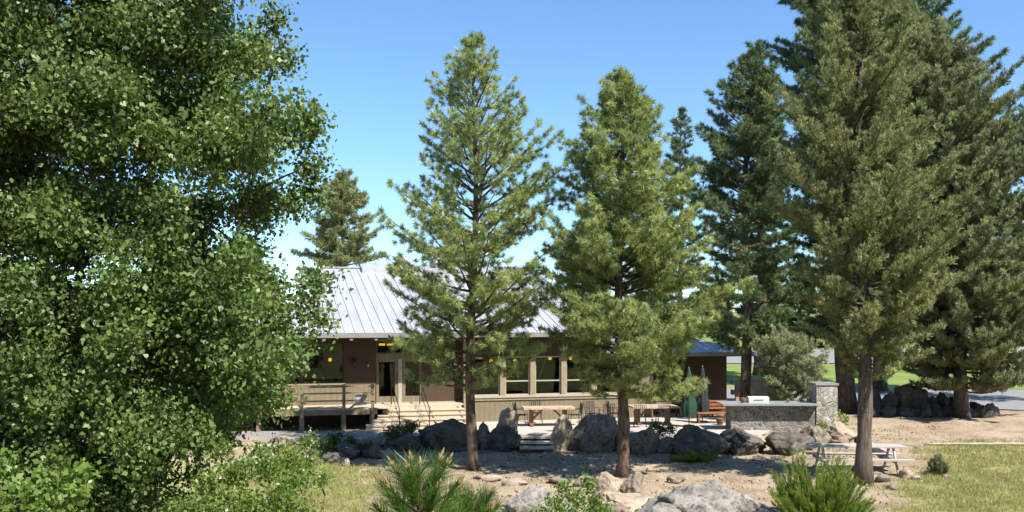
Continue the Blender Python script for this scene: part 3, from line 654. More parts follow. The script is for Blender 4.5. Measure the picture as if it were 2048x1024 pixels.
GT = 'conifers around the lodge'
conifer('pine_tree', 945, 940, 31.7, [(68,943,955),(95,928,975),(130,905,1008),(190,872,1030),(250,862,1055),(300,838,1078),(370,815,1098),(430,800,1112),(480,775,1120),(540,790,1135),(600,775,1140),(670,775,1140),(725,800,1120),(775,860,1010)],
        'open young pine with sky showing through, standing before the middle of the lodge roof', group=GT, tr=.17, leafm='ndl1', up=(.3,1.1), seed=3, cones=95, dens=.92, whorl=.44, nd=54, gap=.14, ln=(.11,.22), wd=.016, spread=1.9, tsp=.35, t0=.27, env=1.1, nb=6)
conifer('pine_tree', 1245, 953, 30.3, [(138,1232,1242),(165,1215,1262),(210,1190,1292),(260,1165,1310),(300,1148,1322),(380,1122,1365),(460,1112,1405),(540,1108,1432),(620,1112,1462),(680,1120,1478),(735,1150,1455),(780,1190,1400)],
        'dense young pine right of the open one, its lowest boughs above the long table', group=GT, tr=.19, leafm='ndl1', up=(.2,1.0), seed=8, cones=60, dens=1.2, whorl=.38, nd=54, gap=.1, ln=(.11,.22), wd=.016, spread=1.9, tsp=.3, t0=.25, env=1.14, nb=7)
conifer('ponderosa_pine', 1490, 812, 42.4, [(95,1495,1505),(130,1462,1530),(180,1440,1548),(250,1398,1560),(330,1392,1575),(420,1390,1580),(520,1400,1590),(600,1405,1600),(690,1430,1580)],
        'tall dark pointed pine over the right end of the lodge wing', group=GT, tr=.24, leafm='ndl2', up=(.1,.9), seed=12, dens=1.35, whorl=.42, nd=44, ln=(.13,.25), wd=.022, spread=1.8, gap=.1, env=1.1, tsp=.36, t0=.3)
conifer('ponderosa_pine', 1362, 800, 78, [(218,1360,1366),(250,1342,1380),(320,1330,1392),(420,1322,1400),(560,1320,1410)],
        'small pine top in the gap between dense young pine and tall pointed one', group=GT, tr=.25, leafm='ndl2', up=(.2,.9), seed=14, dens=.9, whorl=.8, nd=16, ln=(.25,.4), wd=.04, gap=.1)
conifer('ponderosa_pine', 686, 800, 66, [(350,680,696),(385,655,725),(430,640,735),(470,625,745),(520,612,748),(580,610,750)],
        'bushy olive pine rising behind the left end of the lodge roof', group=GT, tr=.3, leafm='jun', up=(.1,.8), seed=17, dens=1.1, whorl=.55, nd=24, ln=(.2,.36), wd=.035, gap=.06, nb=6, env=1.25, spread=1.6)
conifer('ponderosa_pine', 1690, 825, 46.0, [(-260,1650,1700),(-120,1590,1760),(-20,1545,1810),(40,1540,1830),(100,1555,1830),(200,1560,1840),(330,1545,1850),(460,1550,1850),(600,1560,1840),(680,1600,1800)],
        'tall pine with the thickest trunk, behind the big juniper at the upper right', group=GT, tr=.46, leafm='ndl2', up=(.05,.7), seed=21, dens=1.15, whorl=.5, nd=40, ln=(.15,.27), wd=.024, spread=1.8, gap=.12, env=1.1, tsp=.36, t0=.3)
conifer('juniper_tree', 1727, 968, 29.2, [(-110,1700,1730),(-60,1675,1765),(0,1650,1800),(80,1622,1815),(150,1605,1840),(230,1590,1860),(320,1572,1880),(400,1562,1900),(480,1550,1905),(560,1565,1900),(630,1610,1880),(700,1655,1850),(745,1690,1820)],
        'big olive juniper with bare lower trunk beside the weathered picnic table', group=GT, tr=.23, bark='barkgrey', leafm='jun', up=(.25,1.1), seed=25, dens=1.25, whorl=.33, nd=17, ln=(.05,.13), wd=.020, spread=.9, gap=.16, nb=7, jit=.03, tipup=1.2, kind='juniper', env=1.03)
conifer('juniper_tree', 1925, 822, 43.6, [(60,1850,1880),(110,1815,1945),(180,1810,2010),(280,1815,2050),(400,1825,2070),(520,1832,2080),(620,1828,2085),(720,1835,2080),(775,1860,2030)],
        'wide grey green juniper over the rock pile at the right edge of the lawn', group=GT, tr=.3, bark='barkgrey', leafm='jungrey', up=(.1,.9), seed=29, dens=1.25, whorl=.42, nd=16, ln=(.09,.2), wd=.03, spread=.85, gap=.06, nb=7, jit=.035, tipup=1.0, kind='juniper', env=1.18)
conifer('ponderosa_pine', 1757, 768, 60, [(10,1790,1810),(60,1740,1890),(120,1700,1940),(190,1690,2000),(300,1690,2010),(400,1690,2000),(560,1690,1970),(690,1690,1940)],
        'dark pine with flared trunk standing on the lawn edge behind the big juniper', group=GT, tr=.42, leafm='ndl2', up=(.1,.8), seed=33, dens=1.0, whorl=.6, nd=34, ln=(.18,.32), wd=.03, spread=1.8, gap=.08, env=1.1, tsp=.4, t0=.3)
conifer('ponderosa_pine', 2095, 800, 52, [(110,2080,2110),(190,2040,2150),(320,2010,2180),(520,2000,2190),(690,2000,2190)],
        'dark pine at the right border of the photo behind the grey green juniper', group=GT, tr=.3, leafm='ndl2', up=(.1,.8), seed=37, dens=.75, whorl=.65, nd=18, ln=(.2,.32), wd=.03, gap=.08)
conifer('ponderosa_pine', 1522, 735, 74, [(150,1520,1532),(230,1490,1560),(360,1470,1580),(500,1465,1590),(640,1470,1585)],
        'pine with a reddish trunk on the far lawn right of the lodge wing', group=GT, tr=.5, leafm='ndl2', up=(.1,.8), seed=41, dens=1.0, whorl=.7, nd=16, ln=(.25,.4), wd=.04, gap=.1)
conifer('ponderosa_pine', 1165, 800, 72, [(430,1160,1172),(480,1130,1200),(560,1105,1225),(640,1100,1235)],
        'dark pine behind the right half of the lodge roof, between the two young pines', group=GT, tr=.3, leafm='ndl2', up=(.1,.8), seed=43, dens=.8, whorl=.75, nd=22, ln=(.22,.36), wd=.036, gap=.06, nb=6, spread=1.5)
conifer('ponderosa_pine', 1300, 800, 74, [(400,1296,1306),(460,1265,1335),(560,1245,1360),(650,1240,1365)],
        'dark pine behind the lodge wing, hidden behind the dense young pine', group=GT, tr=.3, leafm='ndl2', up=(.1,.8), seed=44, dens=.8, whorl=.75, nd=22, ln=(.22,.36), wd=.036, gap=.06, nb=6, spread=1.5)
# far trees beyond the lawns
k = 0
for (xx, yt, YY, hwid, lab) in ((1440, 560, 190, 40, 'far pine left of the reddish trunk beyond the upper road'), (1600, 520, 210, 46, 'far pine seen low between the small juniper and the thick trunk'), (1680, 500, 220, 50, 'far pine behind the thick pine trunk'),
                             (1800, 480, 200, 55, 'far pine behind the flared pine trunk'), (1870, 500, 230, 50, 'far pine left of the grey trunk over the lawn'), (1960, 470, 190, 60, 'far pine right of the grey trunk over the lawn'), (2040, 450, 180, 55, 'far pine at the right border beyond the lawn'),
                             (1540, 540, 230, 46, 'far pine over the small juniper'), (1320, 560, 200, 40, 'far pine behind the lodge wing'), (1200, 575, 220, 46, 'far pine behind the right end of the lodge roof'),
                             (500, 480, 120, 60, 'far pine behind the leafy tree left of the lodge'), (380, 560, 140, 60, 'far pine behind the middle of the leafy tree'), (240, 540, 130, 60, 'far pine behind the left half of the leafy tree'), (80, 520, 130, 60, 'far pine at the left border behind the leafy tree')):
    k += 1
    conifer('far_pine', xx, 700, YY, [(yt, xx-2, xx+2), (yt+25, xx-hwid*.4, xx+hwid*.4), (yt+70, xx-hwid*.8, xx+hwid*.8), (yt+130, xx-hwid, xx+hwid), (max(yt+150, 655), xx-hwid*.9, xx+hwid*.9)], lab, group='far pines beyond the lawn',
            tr=.5, leafm='ndl2', up=(.0,.5), seed=50+k, dens=.28, whorl=1.3, nd=16, ln=(.5,1.0), wd=.16, gap=.05, twigs=False, nb=6, jit=.15)
# trees beyond the frame on the camera's side of the garden: mirrored in the lodge windows
first = None
for i, (X_, Y_, lab) in enumerate(((16, 1, 'garden pine right of the viewpoint, nearest one'), (23, -6, 'garden pine far behind the viewpoint on the right'), (31, 4, 'garden pine in the right hand group, middle one'), (27, 15, 'garden pine right of the dry turf, outside the view'),
                               (39, -4, 'garden pine at the outer right of the garden'), (9, -12, 'garden pine straight behind the viewpoint'), (-3, -16, 'garden pine behind the viewpoint on the left'), (34, 16, 'garden pine by the road bend'), (-13, -9, 'garden pine at the outer left behind the viewpoint'))):
    if first is None:
        first = conifer('garden_pine', 1024, 700, 20, [(640-1950*.75, 1020, 1028), (640-1950*.5, 880, 1168), (640-1950*.2, 760, 1288), (640+60, 720, 1328)], lab, group='pines on the near side of the garden',
            tr=.3, leafm='ndl2', up=(.0,.7), seed=88, dens=.5, whorl=.8, nd=16, ln=(.3,.6), wd=.09, gap=.02, twigs=False, nb=7, jit=.15, z0=0); r = first
    else:
        r = first.copy(); C.objects.link(r); r['label'] = lab; r.rotation_euler.z = i*1.3
        for c in list(first.children): n = c.copy(); C.objects.link(n); n.parent = r
    r.location = (X_, Y_, g1(X_, Y_)-.1)
# small twiggy juniper behind the counter
sj = conifer('small_juniper', 1582, 806, 41.0, [(668,1570,1580),(690,1545,1605),(720,1532,1625),(760,1530,1632),(790,1540,1620),(802,1560,1600)],
        'small bushy juniper with a bare white dead branch behind the stone counter', tr=.09, bark='barkgrey', leafm='smalljun', up=(.5,1.0), seed=61, dens=2.2, whorl=.25, nd=16, ln=(.08,.2), wd=.024, gap=.1, nb=7, jit=.03, tipup=1.0, cat='tree', env=1.55)
b0 = px(1576, 748, 40.6); b1 = px(1598, 722, 40.2); b2 = px(1600, 705, 40.1); b3 = px(1609, 688, 40.0); off = Vector(sj.location)
MB().tube([b0-off, b1-off, b2-off, b3-off], [.04, .035, .028, .01], 6).build('dead_branch', M['deadwood'], sj, True)

# ---------- broadleaf
def leaves(P, n, size, jitter, droop=.35):
    k = len(P)*n; Q = np.repeat(P, n, 0)+rng.normal(size=(k, 3))*jitter
    D = rng.normal(size=(k, 3)); D[:, 2] -= droop*1.2; D /= np.linalg.norm(D, axis=1, keepdims=True)
    r = rng.normal(size=(k, 3)); r[:, 2] *= .6; S = np.cross(D, r); S /= np.linalg.norm(S, axis=1, keepdims=True); Nn = np.cross(D, S)
    L_ = size*rng.uniform(.5, 1.3, (k, 1)); W_ = L_*rng.uniform(.62, .85, (k, 1))
    v = np.stack([Q, Q+D*L_*.38+S*W_*.5+Nn*L_*.06, Q+D*L_, Q+D*L_*.38-S*W_*.5+Nn*L_*.06], 1).reshape(-1, 3)
    t = np.repeat(np.clip(np.repeat(rng.uniform(0, 1, len(P)), n)*.5+rng.uniform(0, .5, k), 0, 1), 4)
    return v, np.arange(k)[:, None]*4+np.arange(4)[None], t
def broadleaf(name, base, stems, lobes, label, nleaf, size, leafm, bark='barkpale', cat='tree', twigd=8.0, jitter=.10, group=None, seed=1, wr_=(.045, .006), stemr=.1):
    rnd = random.Random(seed); root = empty(name, base, 0, label, cat, group); B = Vector(base)
    sp = []
    for i, stm in enumerate(stems):
        pts = [Vector(p)-B for p in stm]
        fine = []
        for a, b_ in zip(pts[:-1], pts[1:]):
            for q in range(4): fine.append(a.lerp(b_, q/4)+Vector((rnd.gauss(0, .02), rnd.gauss(0, .02), 0)))
        fine.append(pts[-1]); nn_ = len(fine)
        MB().tube(fine, [stemr*(1-.8*j/nn_)*(1-.12*i) for j in range(nn_)], 9).build('stem' if len(stems) > 1 else 'trunk', M[bark], root, True); sp += fine
    br = MB(); P = []
    for (c, r) in lobes:
        c = Vector(c)-B; cand = [p for p in sp if p.z < c.z-.2] or sp
        s0 = min(cand, key=lambda p: (p-c).length+max(0, c.z-p.z)*.2)
        mid = s0.lerp(c, .5)+Vector((rnd.gauss(0, .1), rnd.gauss(0, .1), rnd.uniform(-.05, .18)*(c-s0).length))
        limb = [s0, s0.lerp(mid, .55)+Vector((0, 0, .02)), mid, mid.lerp(c, .6), c]
        br.tube(limb, [wr_[0]*(1-.17*j) for j in range(5)], 5, False)
        vol = r[0]*r[1]*r[2]; nt_ = max(10, int(twigd*(vol**.75)*(30 if size > .06 else 75)))
        for _ in range(nt_):
            u = Vector((rnd.gauss(0, 1), rnd.gauss(0, 1), rnd.gauss(0, 1))).normalized()*(rnd.random()**.45)
            e = c+Vector((u.x*r[0], u.y*r[1], u.z*r[2])); s_ = mid.lerp(c, rnd.random()) if rnd.random() < .5 else c.lerp(e, rnd.uniform(.1, .5))
            if rnd.random() < .35: br.tube([s_, s_.lerp(e, .5)+Vector((0, 0, .03)), e], [wr_[1]*1.5, wr_[1], wr_[1]*.6], 3, False)
            for q in range(3): P.append(tuple(s_.lerp(e, .55+.45*q/2)))
    br.build('branches', M[bark] if bark != 'barkpale' else M['twig'], root, True)
    P = np.array(P); v, idx, t = leaves(P, nleaf, size, jitter)
    link('crown', np_mesh('crown', v, idx, t), M[leafm], root)
    return root
# the big leafy tree on the left : its right-hand outline
rnd = random.Random(99)
edge = lambda y: float(np.interp(y, [-200, 0, 100, 160, 205, 215, 300, 420, 470, 560, 640, 700, 780, 820, 870, 900, 1000], [545, 556, 558, 540, 515, 604, 575, 604, 606, 606, 598, 612, 585, 550, 480, 400, 300]))
lob = []
def holes(x, y): return any(((x-a)/(c+22))**2+((y-b_)/(d+22))**2 < 1 for a, b_, c, d in ((570,325,30,35), (240,440,8,12), (480,470,18,12), (560,480,10,10)))
for layer in range(3):
    for gy in range(24):
        for gx in range(17):
            y = -190+gy*52+rnd.uniform(-26, 26); x = -160+gx*52+rnd.uniform(-26, 26)+(26 if gy % 2 else 0)
            rr_ = rnd.uniform(.20, .36) if layer < 2 else rnd.uniform(.2, .5); Y = 12.9+layer*1.25+rnd.uniform(-.6, .6); rp = rr_/Y*F
            if rnd.random() < (.50, .55, .62)[layer]*(.68 if y > 560 or x < 250 else 1): continue
            if x+rp*1.15 > edge(y) or holes(x, y): continue
            lob.append((tuple(px(x, y, Y)), (rr_*1.25, rr_*1.25, rr_*.8), x, y))
lob2 = [(l[0], l[1]) for l in lob]
# right-hand twig ends that stick out of the outline
for (x, y, Y, r_) in ((552, 40, 14.3, .22), (560, 110, 14.0, .2), (610, 225, 14.2, .2), (620, 250, 14.3, .2), (600, 260, 14.2, .2), (560, 250, 14.1, .25), (628, 330, 14.4, .16), (622, 380, 14.5, .16), (600, 400, 14.4, .2), (640, 560, 14.5, .2), (610, 600, 14.3, .2), (640, 640, 14.2, .18), (500, 560, 14.6, .3), (560, 700, 14.0, .25), (590, 690, 14.2, .22), (570, 740, 13.6, .25), (545, 800, 13.4, .25)):
    lob2.append((tuple(px(x, y, Y)), (r_, r_, r_*.8)))
gb = lambda X, Y: Vector((X, Y, g1(X, Y)-.1))
stems = [[gb(-5.2, 14.6), px(280, 900, 14.6), px(300, 600, 14.6), px(295, 380, 14.7), px(350, 200, 14.7), px(385, 0, 14.7), px(400, -190, 14.6)],
         [gb(-6.4, 14.2), px(120, 900, 14.2), px(150, 600, 14.2), px(185, 350, 14.1), px(200, 150, 14.2), px(190, -180, 14.2)],
         [gb(-7.2, 15.2), px(20, 800, 15.2), px(10, 500, 15.2), px(0, 200, 15.2), px(-30, -180, 15.2)],
         [gb(-4.7, 15.0), px(390, 880, 15.0), px(440, 640, 15.0), px(480, 440, 15.0), px(530, 260, 15.0), px(545, 90, 15.0)]]
broadleaf('aspen_tree', (-5.6, 14.6, g1(-5.6, 14.6)), stems, lob2, 'huge leafy aspen clump with glossy round leaves filling the left of the photo', 12, .078, 'leaf', cat='tree', seed=4, twigd=7.5, jitter=.13, stemr=.085, wr_=(.022, .004))

def lobes_px(lst): return [(tuple(px(x, y, Y)), (r, r, r*.8)) for x, y, Y, r in lst]
def shrub(name, x, Y, lst, label, nleaf, size, m, seed, twigd=6, jitter=.07, cat='bush', bark='twig'):
    X = (x-1024)/F*Y; z = g1(X, Y)
    st_ = [[(X+dx, Y+dy, z-.05), (X+dx*2, Y+dy*2, z+.25), (X+dx*3.5, Y+dy*3, z+.6)] for dx, dy in ((-.08, 0), (.08, .05), (0, -.08))]
    return broadleaf(name, (X, Y, z), st_, lobes_px(lst), label, nleaf, size, m, bark, cat, twigd, jitter, None, seed, (.014, .004), .02)
shrub('leafy_shrub', 500, 12.0, [(420,960,12,.22),(480,940,12.1,.26),(540,930,12.3,.24),(590,965,12.2,.2),(560,1000,11.9,.28),(480,1010,11.8,.3),(400,1020,11.7,.28),(600,1030,11.8,.2),(520,900,12.5,.16),(440,900,12.4,.16),(350,1030,11.8,.24),(580,920,12.5,.13),(450,1060,11.8,.35),(560,1060,11.8,.35)],
      'bright green leafy shrub at the bottom left beside the aspen', 8, .05, 'shrub', 71, twigd=10)
shrub('leafy_shrub', 610, 15.0, [(590,900,15,.16),(620,915,15,.15),(570,925,15,.2),(612,880,15.1,.1),(555,895,15.1,.15),(600,945,14.9,.2),(640,955,14.9,.12)],
      'light green leafy sprays in front of the left end of the path rocks', 8, .05, 'shrub', 70, twigd=9)
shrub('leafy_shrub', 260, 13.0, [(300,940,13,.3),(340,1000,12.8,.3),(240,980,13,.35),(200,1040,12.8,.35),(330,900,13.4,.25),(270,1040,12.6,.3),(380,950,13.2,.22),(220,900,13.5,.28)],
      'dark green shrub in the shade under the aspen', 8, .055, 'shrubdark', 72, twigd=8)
shrub('leafy_shrub', 60, 10.5, [(90,960,10.5,.16),(50,990,10.4,.2),(130,1000,10.5,.18),(20,930,10.6,.16),(90,1040,10.3,.24),(0,1020,10.4,.2),(160,950,10.7,.12)],
      'yellow green broad leaved shrub at the bottom left corner', 6, .085, 'shrub', 73, twigd=7, jitter=.08)
shrub('leafy_shrub', 1150, 14.0, [(1150,1000,14,.22),(1110,1010,13.9,.2),(1190,1010,14,.2),(1130,975,14.1,.11),(1172,965,14.1,.08),(1210,1020,14,.16),(1080,1030,13.9,.16),(1150,1045,13.8,.3)],
      'light green bush in front of the lichen boulder at the bottom middle', 7, .05, 'shrub', 74, twigd=9, jitter=.05)
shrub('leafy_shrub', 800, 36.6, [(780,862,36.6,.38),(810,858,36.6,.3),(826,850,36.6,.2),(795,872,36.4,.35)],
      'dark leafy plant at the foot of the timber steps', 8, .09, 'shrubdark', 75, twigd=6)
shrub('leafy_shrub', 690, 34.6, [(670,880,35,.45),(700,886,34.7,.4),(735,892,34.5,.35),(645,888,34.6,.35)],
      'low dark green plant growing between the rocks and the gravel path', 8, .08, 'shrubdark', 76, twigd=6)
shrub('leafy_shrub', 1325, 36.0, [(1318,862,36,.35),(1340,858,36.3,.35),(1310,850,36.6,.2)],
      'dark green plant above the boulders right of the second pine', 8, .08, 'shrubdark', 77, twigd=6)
shrub('leafy_shrub', 1685, 38.5, [(1668,848,38.5,.22),(1688,838,38.6,.25),(1672,828,38.8,.15),(1640,850,38.2,.2)],
      'small green and rust plant between stone pillar and juniper trunk', 8, .07, 'shrub', 78, twigd=6)
shrub('leafy_shrub', 1210, 38.6, [(1180,850,38.4,.14),(1165,846,38.5,.1)],
      'tiny green plant peeking between the two pale boulders by the stone steps', 8, .06, 'shrub', 79, twigd=6)

# feathery bush, sapling
def feathery(name, x, Y, wid, ht, label, m, n, seed, cat='bush', wdt=.01, bl=.09, nb_=16):
    rnd = random.Random(seed); X = (x-1024)/F*Y; z = g1(X, Y); root = empty(name, (X, Y, z), 0, label, cat); br = MB(); P = []; A = []
    for _ in range(n):
        a = rnd.uniform(0, 6.28); q = rnd.random()**.6; l = ht*rnd.uniform(.55, 1.12)*(1-.4*q*q)*(1+.16*math.sin(a*3+seed)); tip = Vector((math.cos(a)*q*wid, math.sin(a)*q*wid, l)); b0 = Vector((math.cos(a)*q*.12, math.sin(a)*q*.12, 0))
        mid = b0.lerp(tip, .5)+Vector((math.cos(a), math.sin(a), 0))*(.12*q*wid)
        br.tube([b0, mid, tip], [.008, .005, .002], 3, False)
        for j in range(12):
            t = .3+.7*j/11; p = (b0*(1-t)+mid*t)*(1-t)+(mid*(1-t)+tip*t)*t; P.append(tuple(p)); A.append(tuple((tip-mid).normalized()))
    br.build('stems', M['twig'], root)
    v, idx, t = blades(np.array(P), np.array(A), nb_, (bl*.6, bl*1.2), wdt, .55, jit=.01)
    link('foliage', np_mesh('foliage', v, idx, t), M[m], root); return root
feathery('rabbitbrush', 1640, 15.0, .78, 1.12, 'bright feathery green bush at the bottom right in front of the juniper trunk', 'rabbit', 260, 81, wdt=.008)
feathery('rabbitbrush', 1876, 30.5, .3, .55, 'small grey green tuft beside the pale stones on the right', 'jungrey', 60, 82, wdt=.012, bl=.1)
feathery('rabbitbrush', 1390, 33.5, .9, .28, 'low green weeds at the foot of the big square boulder', 'rabbit', 70, 83, wdt=.012, bl=.1)
def sapling(x, Y, ztip, label, seed, sc=1.0, nc=6):
    rnd = random.Random(seed); X = (x-1024)/F*Y; z = g1(X, Y); H = ztip-z; root = empty('pine_sapling', (X, Y, z), 0, label, 'sapling')
    st_ = MB(); st_.tube([(0,0,-.05), (.01,0,H*.5), (0,0,H*.86)], [.03, .024, .012], 8); P = []; A = []
    tips = [(Vector((0,0,H*.82)), Vector((0,0,1)))]
    for lev, (hz, k, l, u) in enumerate(((.30, 6, .42, .6), (.48, 6, .38, .75), (.64, 5, .30, .95))):
        for j in range(k):
            a = j*6.283/k+lev+rnd.uniform(-.3, .3); d = Vector((math.cos(a), math.sin(a), u)).normalized(); b0 = Vector((0,0,H*hz)); e = b0+d*l*sc
            st_.tube([b0, b0.lerp(e, .5)+Vector((0,0,-.01)), e], [.012, .010, .008], 5); tips.append((e, (d+Vector((0,0,.5))).normalized()))
    st_.build('stem', M['bark'], root, True)
    for e, d in tips:
        for q in range(9):
            P.append(tuple(e-d*.035*q*sc)); A.append(tuple(d))
    for e, d in tips:
        big = e.z > H*.62
        if big or rnd.random() < .35:
            l = (rnd.uniform(.09, .16) if big else .08)*sc; cn = MB().tube([e, e+d*l*.4, e+d*l*.8, e+d*l], [.009, .0125, .011, .003], 6)
            if big:
                for j in range(3):
                    a = j*2.1; dd = (d+Vector((math.cos(a), math.sin(a), 0))*.35).normalized(); cn.tube([e, e+dd*l*.35, e+dd*l*.6], [.006, .009, .003], 5)
            cn.build('candle', M['candle'], root, True)
    v, idx, t = blades(np.array(P), np.array(A), 26, (.15*sc, .24*sc), .0042, .75, jit=.004)
    link('needles', np_mesh('needles', v, idx, t), M['sapneedle'], root); return root
sapling(840, 8.0, 3.36, 'close pine sapling with long needles and orange candles at the bottom', 91)
sapling(945, 8.6, 2.98, 'smaller pine sapling top just right of the larger one at the bottom edge', 92, sc=.75)

# grass on the dry turf and the foreground bank
def grass(name, n, reg, label, h=(.05,.13), wd=.012, m='grass'):
    X = rng.uniform(reg[0], reg[1], n*3); Y = rng.uniform(reg[2], reg[3], n*3); gq = grassiness(X[:, None], Y[:, None])[:, 0]
    keep = np.where(rng.uniform(0, 1, n*3) < np.clip(gq*1.6-.25, 0, 1))[0][:n]; X = X[keep]; Y = Y[keep]; Z = gh(X, Y)
    P = np.stack([X, Y, Z+.02], 1); A = np.tile([0, 0, 1.0], (len(P), 1)); v, idx, t = blades(P, A, 5, h, wd, .55, jit=.03)
    o = link(name, np_mesh(name, v, idx, t), M[m]); return tag(o, label, 'grass', kind='stuff')
grass('grass', 16000, (9, 20, 24, 39), 'patchy short dry grass on the right slope')
grass('grass', 9000, (-9, 1, 22, 34), 'patchy dry grass below the gravel path', h=(.05,.16))
grass('grass', 6000, (-8, 9, 6, 22), 'dry grass on the near bank', h=(.06,.15), wd=.008)

# loose stones, cones and needles litter on the bare ground
def litter(n, label, m, reg, sz, seed, name):
    rnd = random.Random(seed); mb = MB()
    for _ in range(n):
        x = rnd.uniform(reg[0], reg[1]); y = rnd.uniform(reg[2], reg[3]); z = g1(x, y); s_ = sz*rnd.uniform(.4, 1.3)
        if 36.2 < y and x < 9.5: continue
        k = len(mb.v); a0 = rnd.uniform(0, 6.28)
        for j in range(5):
            a = a0+j*1.2566; r_ = s_*rnd.uniform(.7, 1.2); mb.v.append((x+math.cos(a)*r_, y+math.sin(a)*r_*.8, z-.01)); 
        for j in range(5):
            a = a0+j*1.2566+.3; r_ = s_*rnd.uniform(.4, .8); mb.v.append((x+math.cos(a)*r_, y+math.sin(a)*r_*.8, z+s_*rnd.uniform(.55, .95)))
        mb.f.append(tuple(k+5+j for j in range(5)))
        for j in range(5): mb.f.append((k+j, k+(j+1)%5, k+5+(j+1)%5, k+5+j))
    tag(mb.build(name, M[m]), label, name.replace('_', ' '), kind='stuff')
litter(1300, 'loose tan stones scattered over the bare slope', 'warmrock', (-5, 17, 25, 40), .05, 5, 'loose_stones')
litter(2600, 'dark pine cones and bark bits scattered on the ground', 'bark', (-5, 18, 25, 41), .035, 6, 'ground_litter')

# ------------------------------------------------------------------ patio things
def slab_table(loc, rz_, L_, label, W_=.95):
    r = empty('patio_table', loc, rz_, label, 'table'); t = MB(); rnd = random.Random(int(L_*100)); n = 14; ptsA = []; ptsB = []
    for i in range(n+1):
        x = -L_/2+L_*i/n; ptsA.append((x, -W_/2+rnd.uniform(-.04, .04), .78)); ptsB.append((x, W_/2+rnd.uniform(-.04, .04), .78))
    t.slab(ptsA+ptsB[::-1], .075); t.build('table_top', M['tablewood'], r)
    for s_ in (-1, 1):
        MB().beam((s_*L_*.33, 0, 0), (s_*L_*.33, 0, .70), .16, .3, up=(0,1,0)).box((s_*L_*.33-.07, -.36, 0), (s_*L_*.33+.07, .36, .07)).build('leg', M['redwood'], r)
        MB().beam((s_*L_*.30, 0, .28), (s_*L_*.10, 0, .69), .07, .07).build('brace', M['redwood'], r)
    return r
t1 = px(1096, 850, 1); Y1 = 40.0
slab_table(((1096-1024)/F*Y1, Y1, .034), R(6), 2.1, 'live edge wood table with curved red brown braces by the siding wall')
Y2 = 40.6
slab_table(((1305-1024)/F*Y2, Y2, .034), R(8), 1.95, 'pale topped wood table right of the second pine trunk', 1.15)
def chair0(loc, rz_, label):
    r = empty('patio_chair', loc, rz_, label, 'chair', 'black iron patio chairs')
    s_ = MB(); 
    for i in range(6): s_.box((-.22+.075*i, -.22, .43), (-.17+.075*i, .22, .445))
    s_.tube([(-.22,-.22,.43), (.22,-.22,.43), (.22,.22,.43), (-.22,.22,.43), (-.22,-.22,.43)], .014, 6); s_.build('seat', M['iron'], r)
    b_ = MB().tube([(-.22,.22,.43), (-.24,.30,.92), (.24,.30,.92), (.22,.22,.43)], .015, 6)
    for i in range(5): b_.box((-.17+.08*i, .255, .46), (-.14+.08*i, .27, .90))
    b_.build('backrest', M['iron'], r)
    for sx in (-1, 1):
        for sy in (-1, 1): MB().tube([(sx*.21, sy*.21, .43), (sx*.25, sy*.25, 0)], .013, 6).build('leg', M['iron'], r)
        MB().tube([(sx*.23,.26,.66), (sx*.25,-.18,.66), (sx*.22,-.21,.43)], .013, 6).build('armrest', M['iron'], r)
    return r
ch = chair0(((1042-1024)/F*40.2, 40.2, .034), R(75), 'black iron chair at the left end of the live edge table')
def dup(o, loc, rz_, label):
    r = o.copy(); C.objects.link(r); r.location = loc; r.rotation_euler = (0, 0, rz_); r['label'] = label
    for c in list(o.children):
        n = c.copy(); C.objects.link(n); n.parent = r
    return r
for x, Y, a, lab in ((1150, 40.2, -80, 'black iron chair at the right end of the live edge table'), (1185, 40.8, 25, 'black iron chair behind the tall brown grey boulder'), (1212, 40.0, -160, 'black iron chair between the two wood tables'),
                     (1228, 40.9, 70, 'black iron chair just behind the second pine trunk'), (1280, 39.4, 175, 'black iron chair in front of the pale topped table, left one'), (1325, 39.5, 185, 'black iron chair in front of the pale topped table, right one'), (1072, 41.0, 5, 'black iron chair behind the live edge table')):
    dup(ch, ((x-1024)/F*Y, Y, .034), R(a), lab)
def parasol(x, Y, yt, m, label, seed, rr_=.27):
    X = (x-1024)/F*Y; top = EYE-(yt-HOR)/F*Y; r = empty('closed_umbrella', (X, Y, .034), 0, label, 'umbrella', 'closed patio umbrellas')
    MB().tube([(0,0,0), (0,0,.035), (0,0,.075), (0,0,.08)], [.27, .27, .2, .05], 16).build('base', M['iron'], r)
    MB().tube([(0,0,.06), (0,0,top+.05)], .022, 8).build('pole', M['redwood'], r, True)
    zs = np.linspace(.42, top, 12); vs = []; k = 24
    for i, z in enumerate(zs):
        t = i/11
        for j in range(k):
            a = 6.283*j/k; rad = (rr_*(1-t)**.55*(.8+.35*math.sin(math.pi*min(1, t*1.2)))+.02)*(1+.22*math.cos(a*8+seed)*(1-t*.6)); 
            if abs(t-.35) < .06: rad *= .75
            vs.append((math.cos(a)*rad, math.sin(a)*rad, z))
    me = bpy.data.meshes.new('canopy'); me.from_pydata(vs, [], [(i*k+j, i*k+(j+1)%k, (i+1)*k+(j+1)%k, (i+1)*k+j) for i in range(11) for j in range(k)]+[tuple(11*k+j for j in range(k))]); me.update(); link('canopy', me, M[m], r, True)
    return r
parasol(1378, 39.6, 738, 'canvas', 'closed dark green patio umbrella standing beside the pale topped table', 1, .30)
parasol(1405, 41.2, 735, 'canvasdark', 'closed charcoal umbrella just right of the green one', 2, .24)
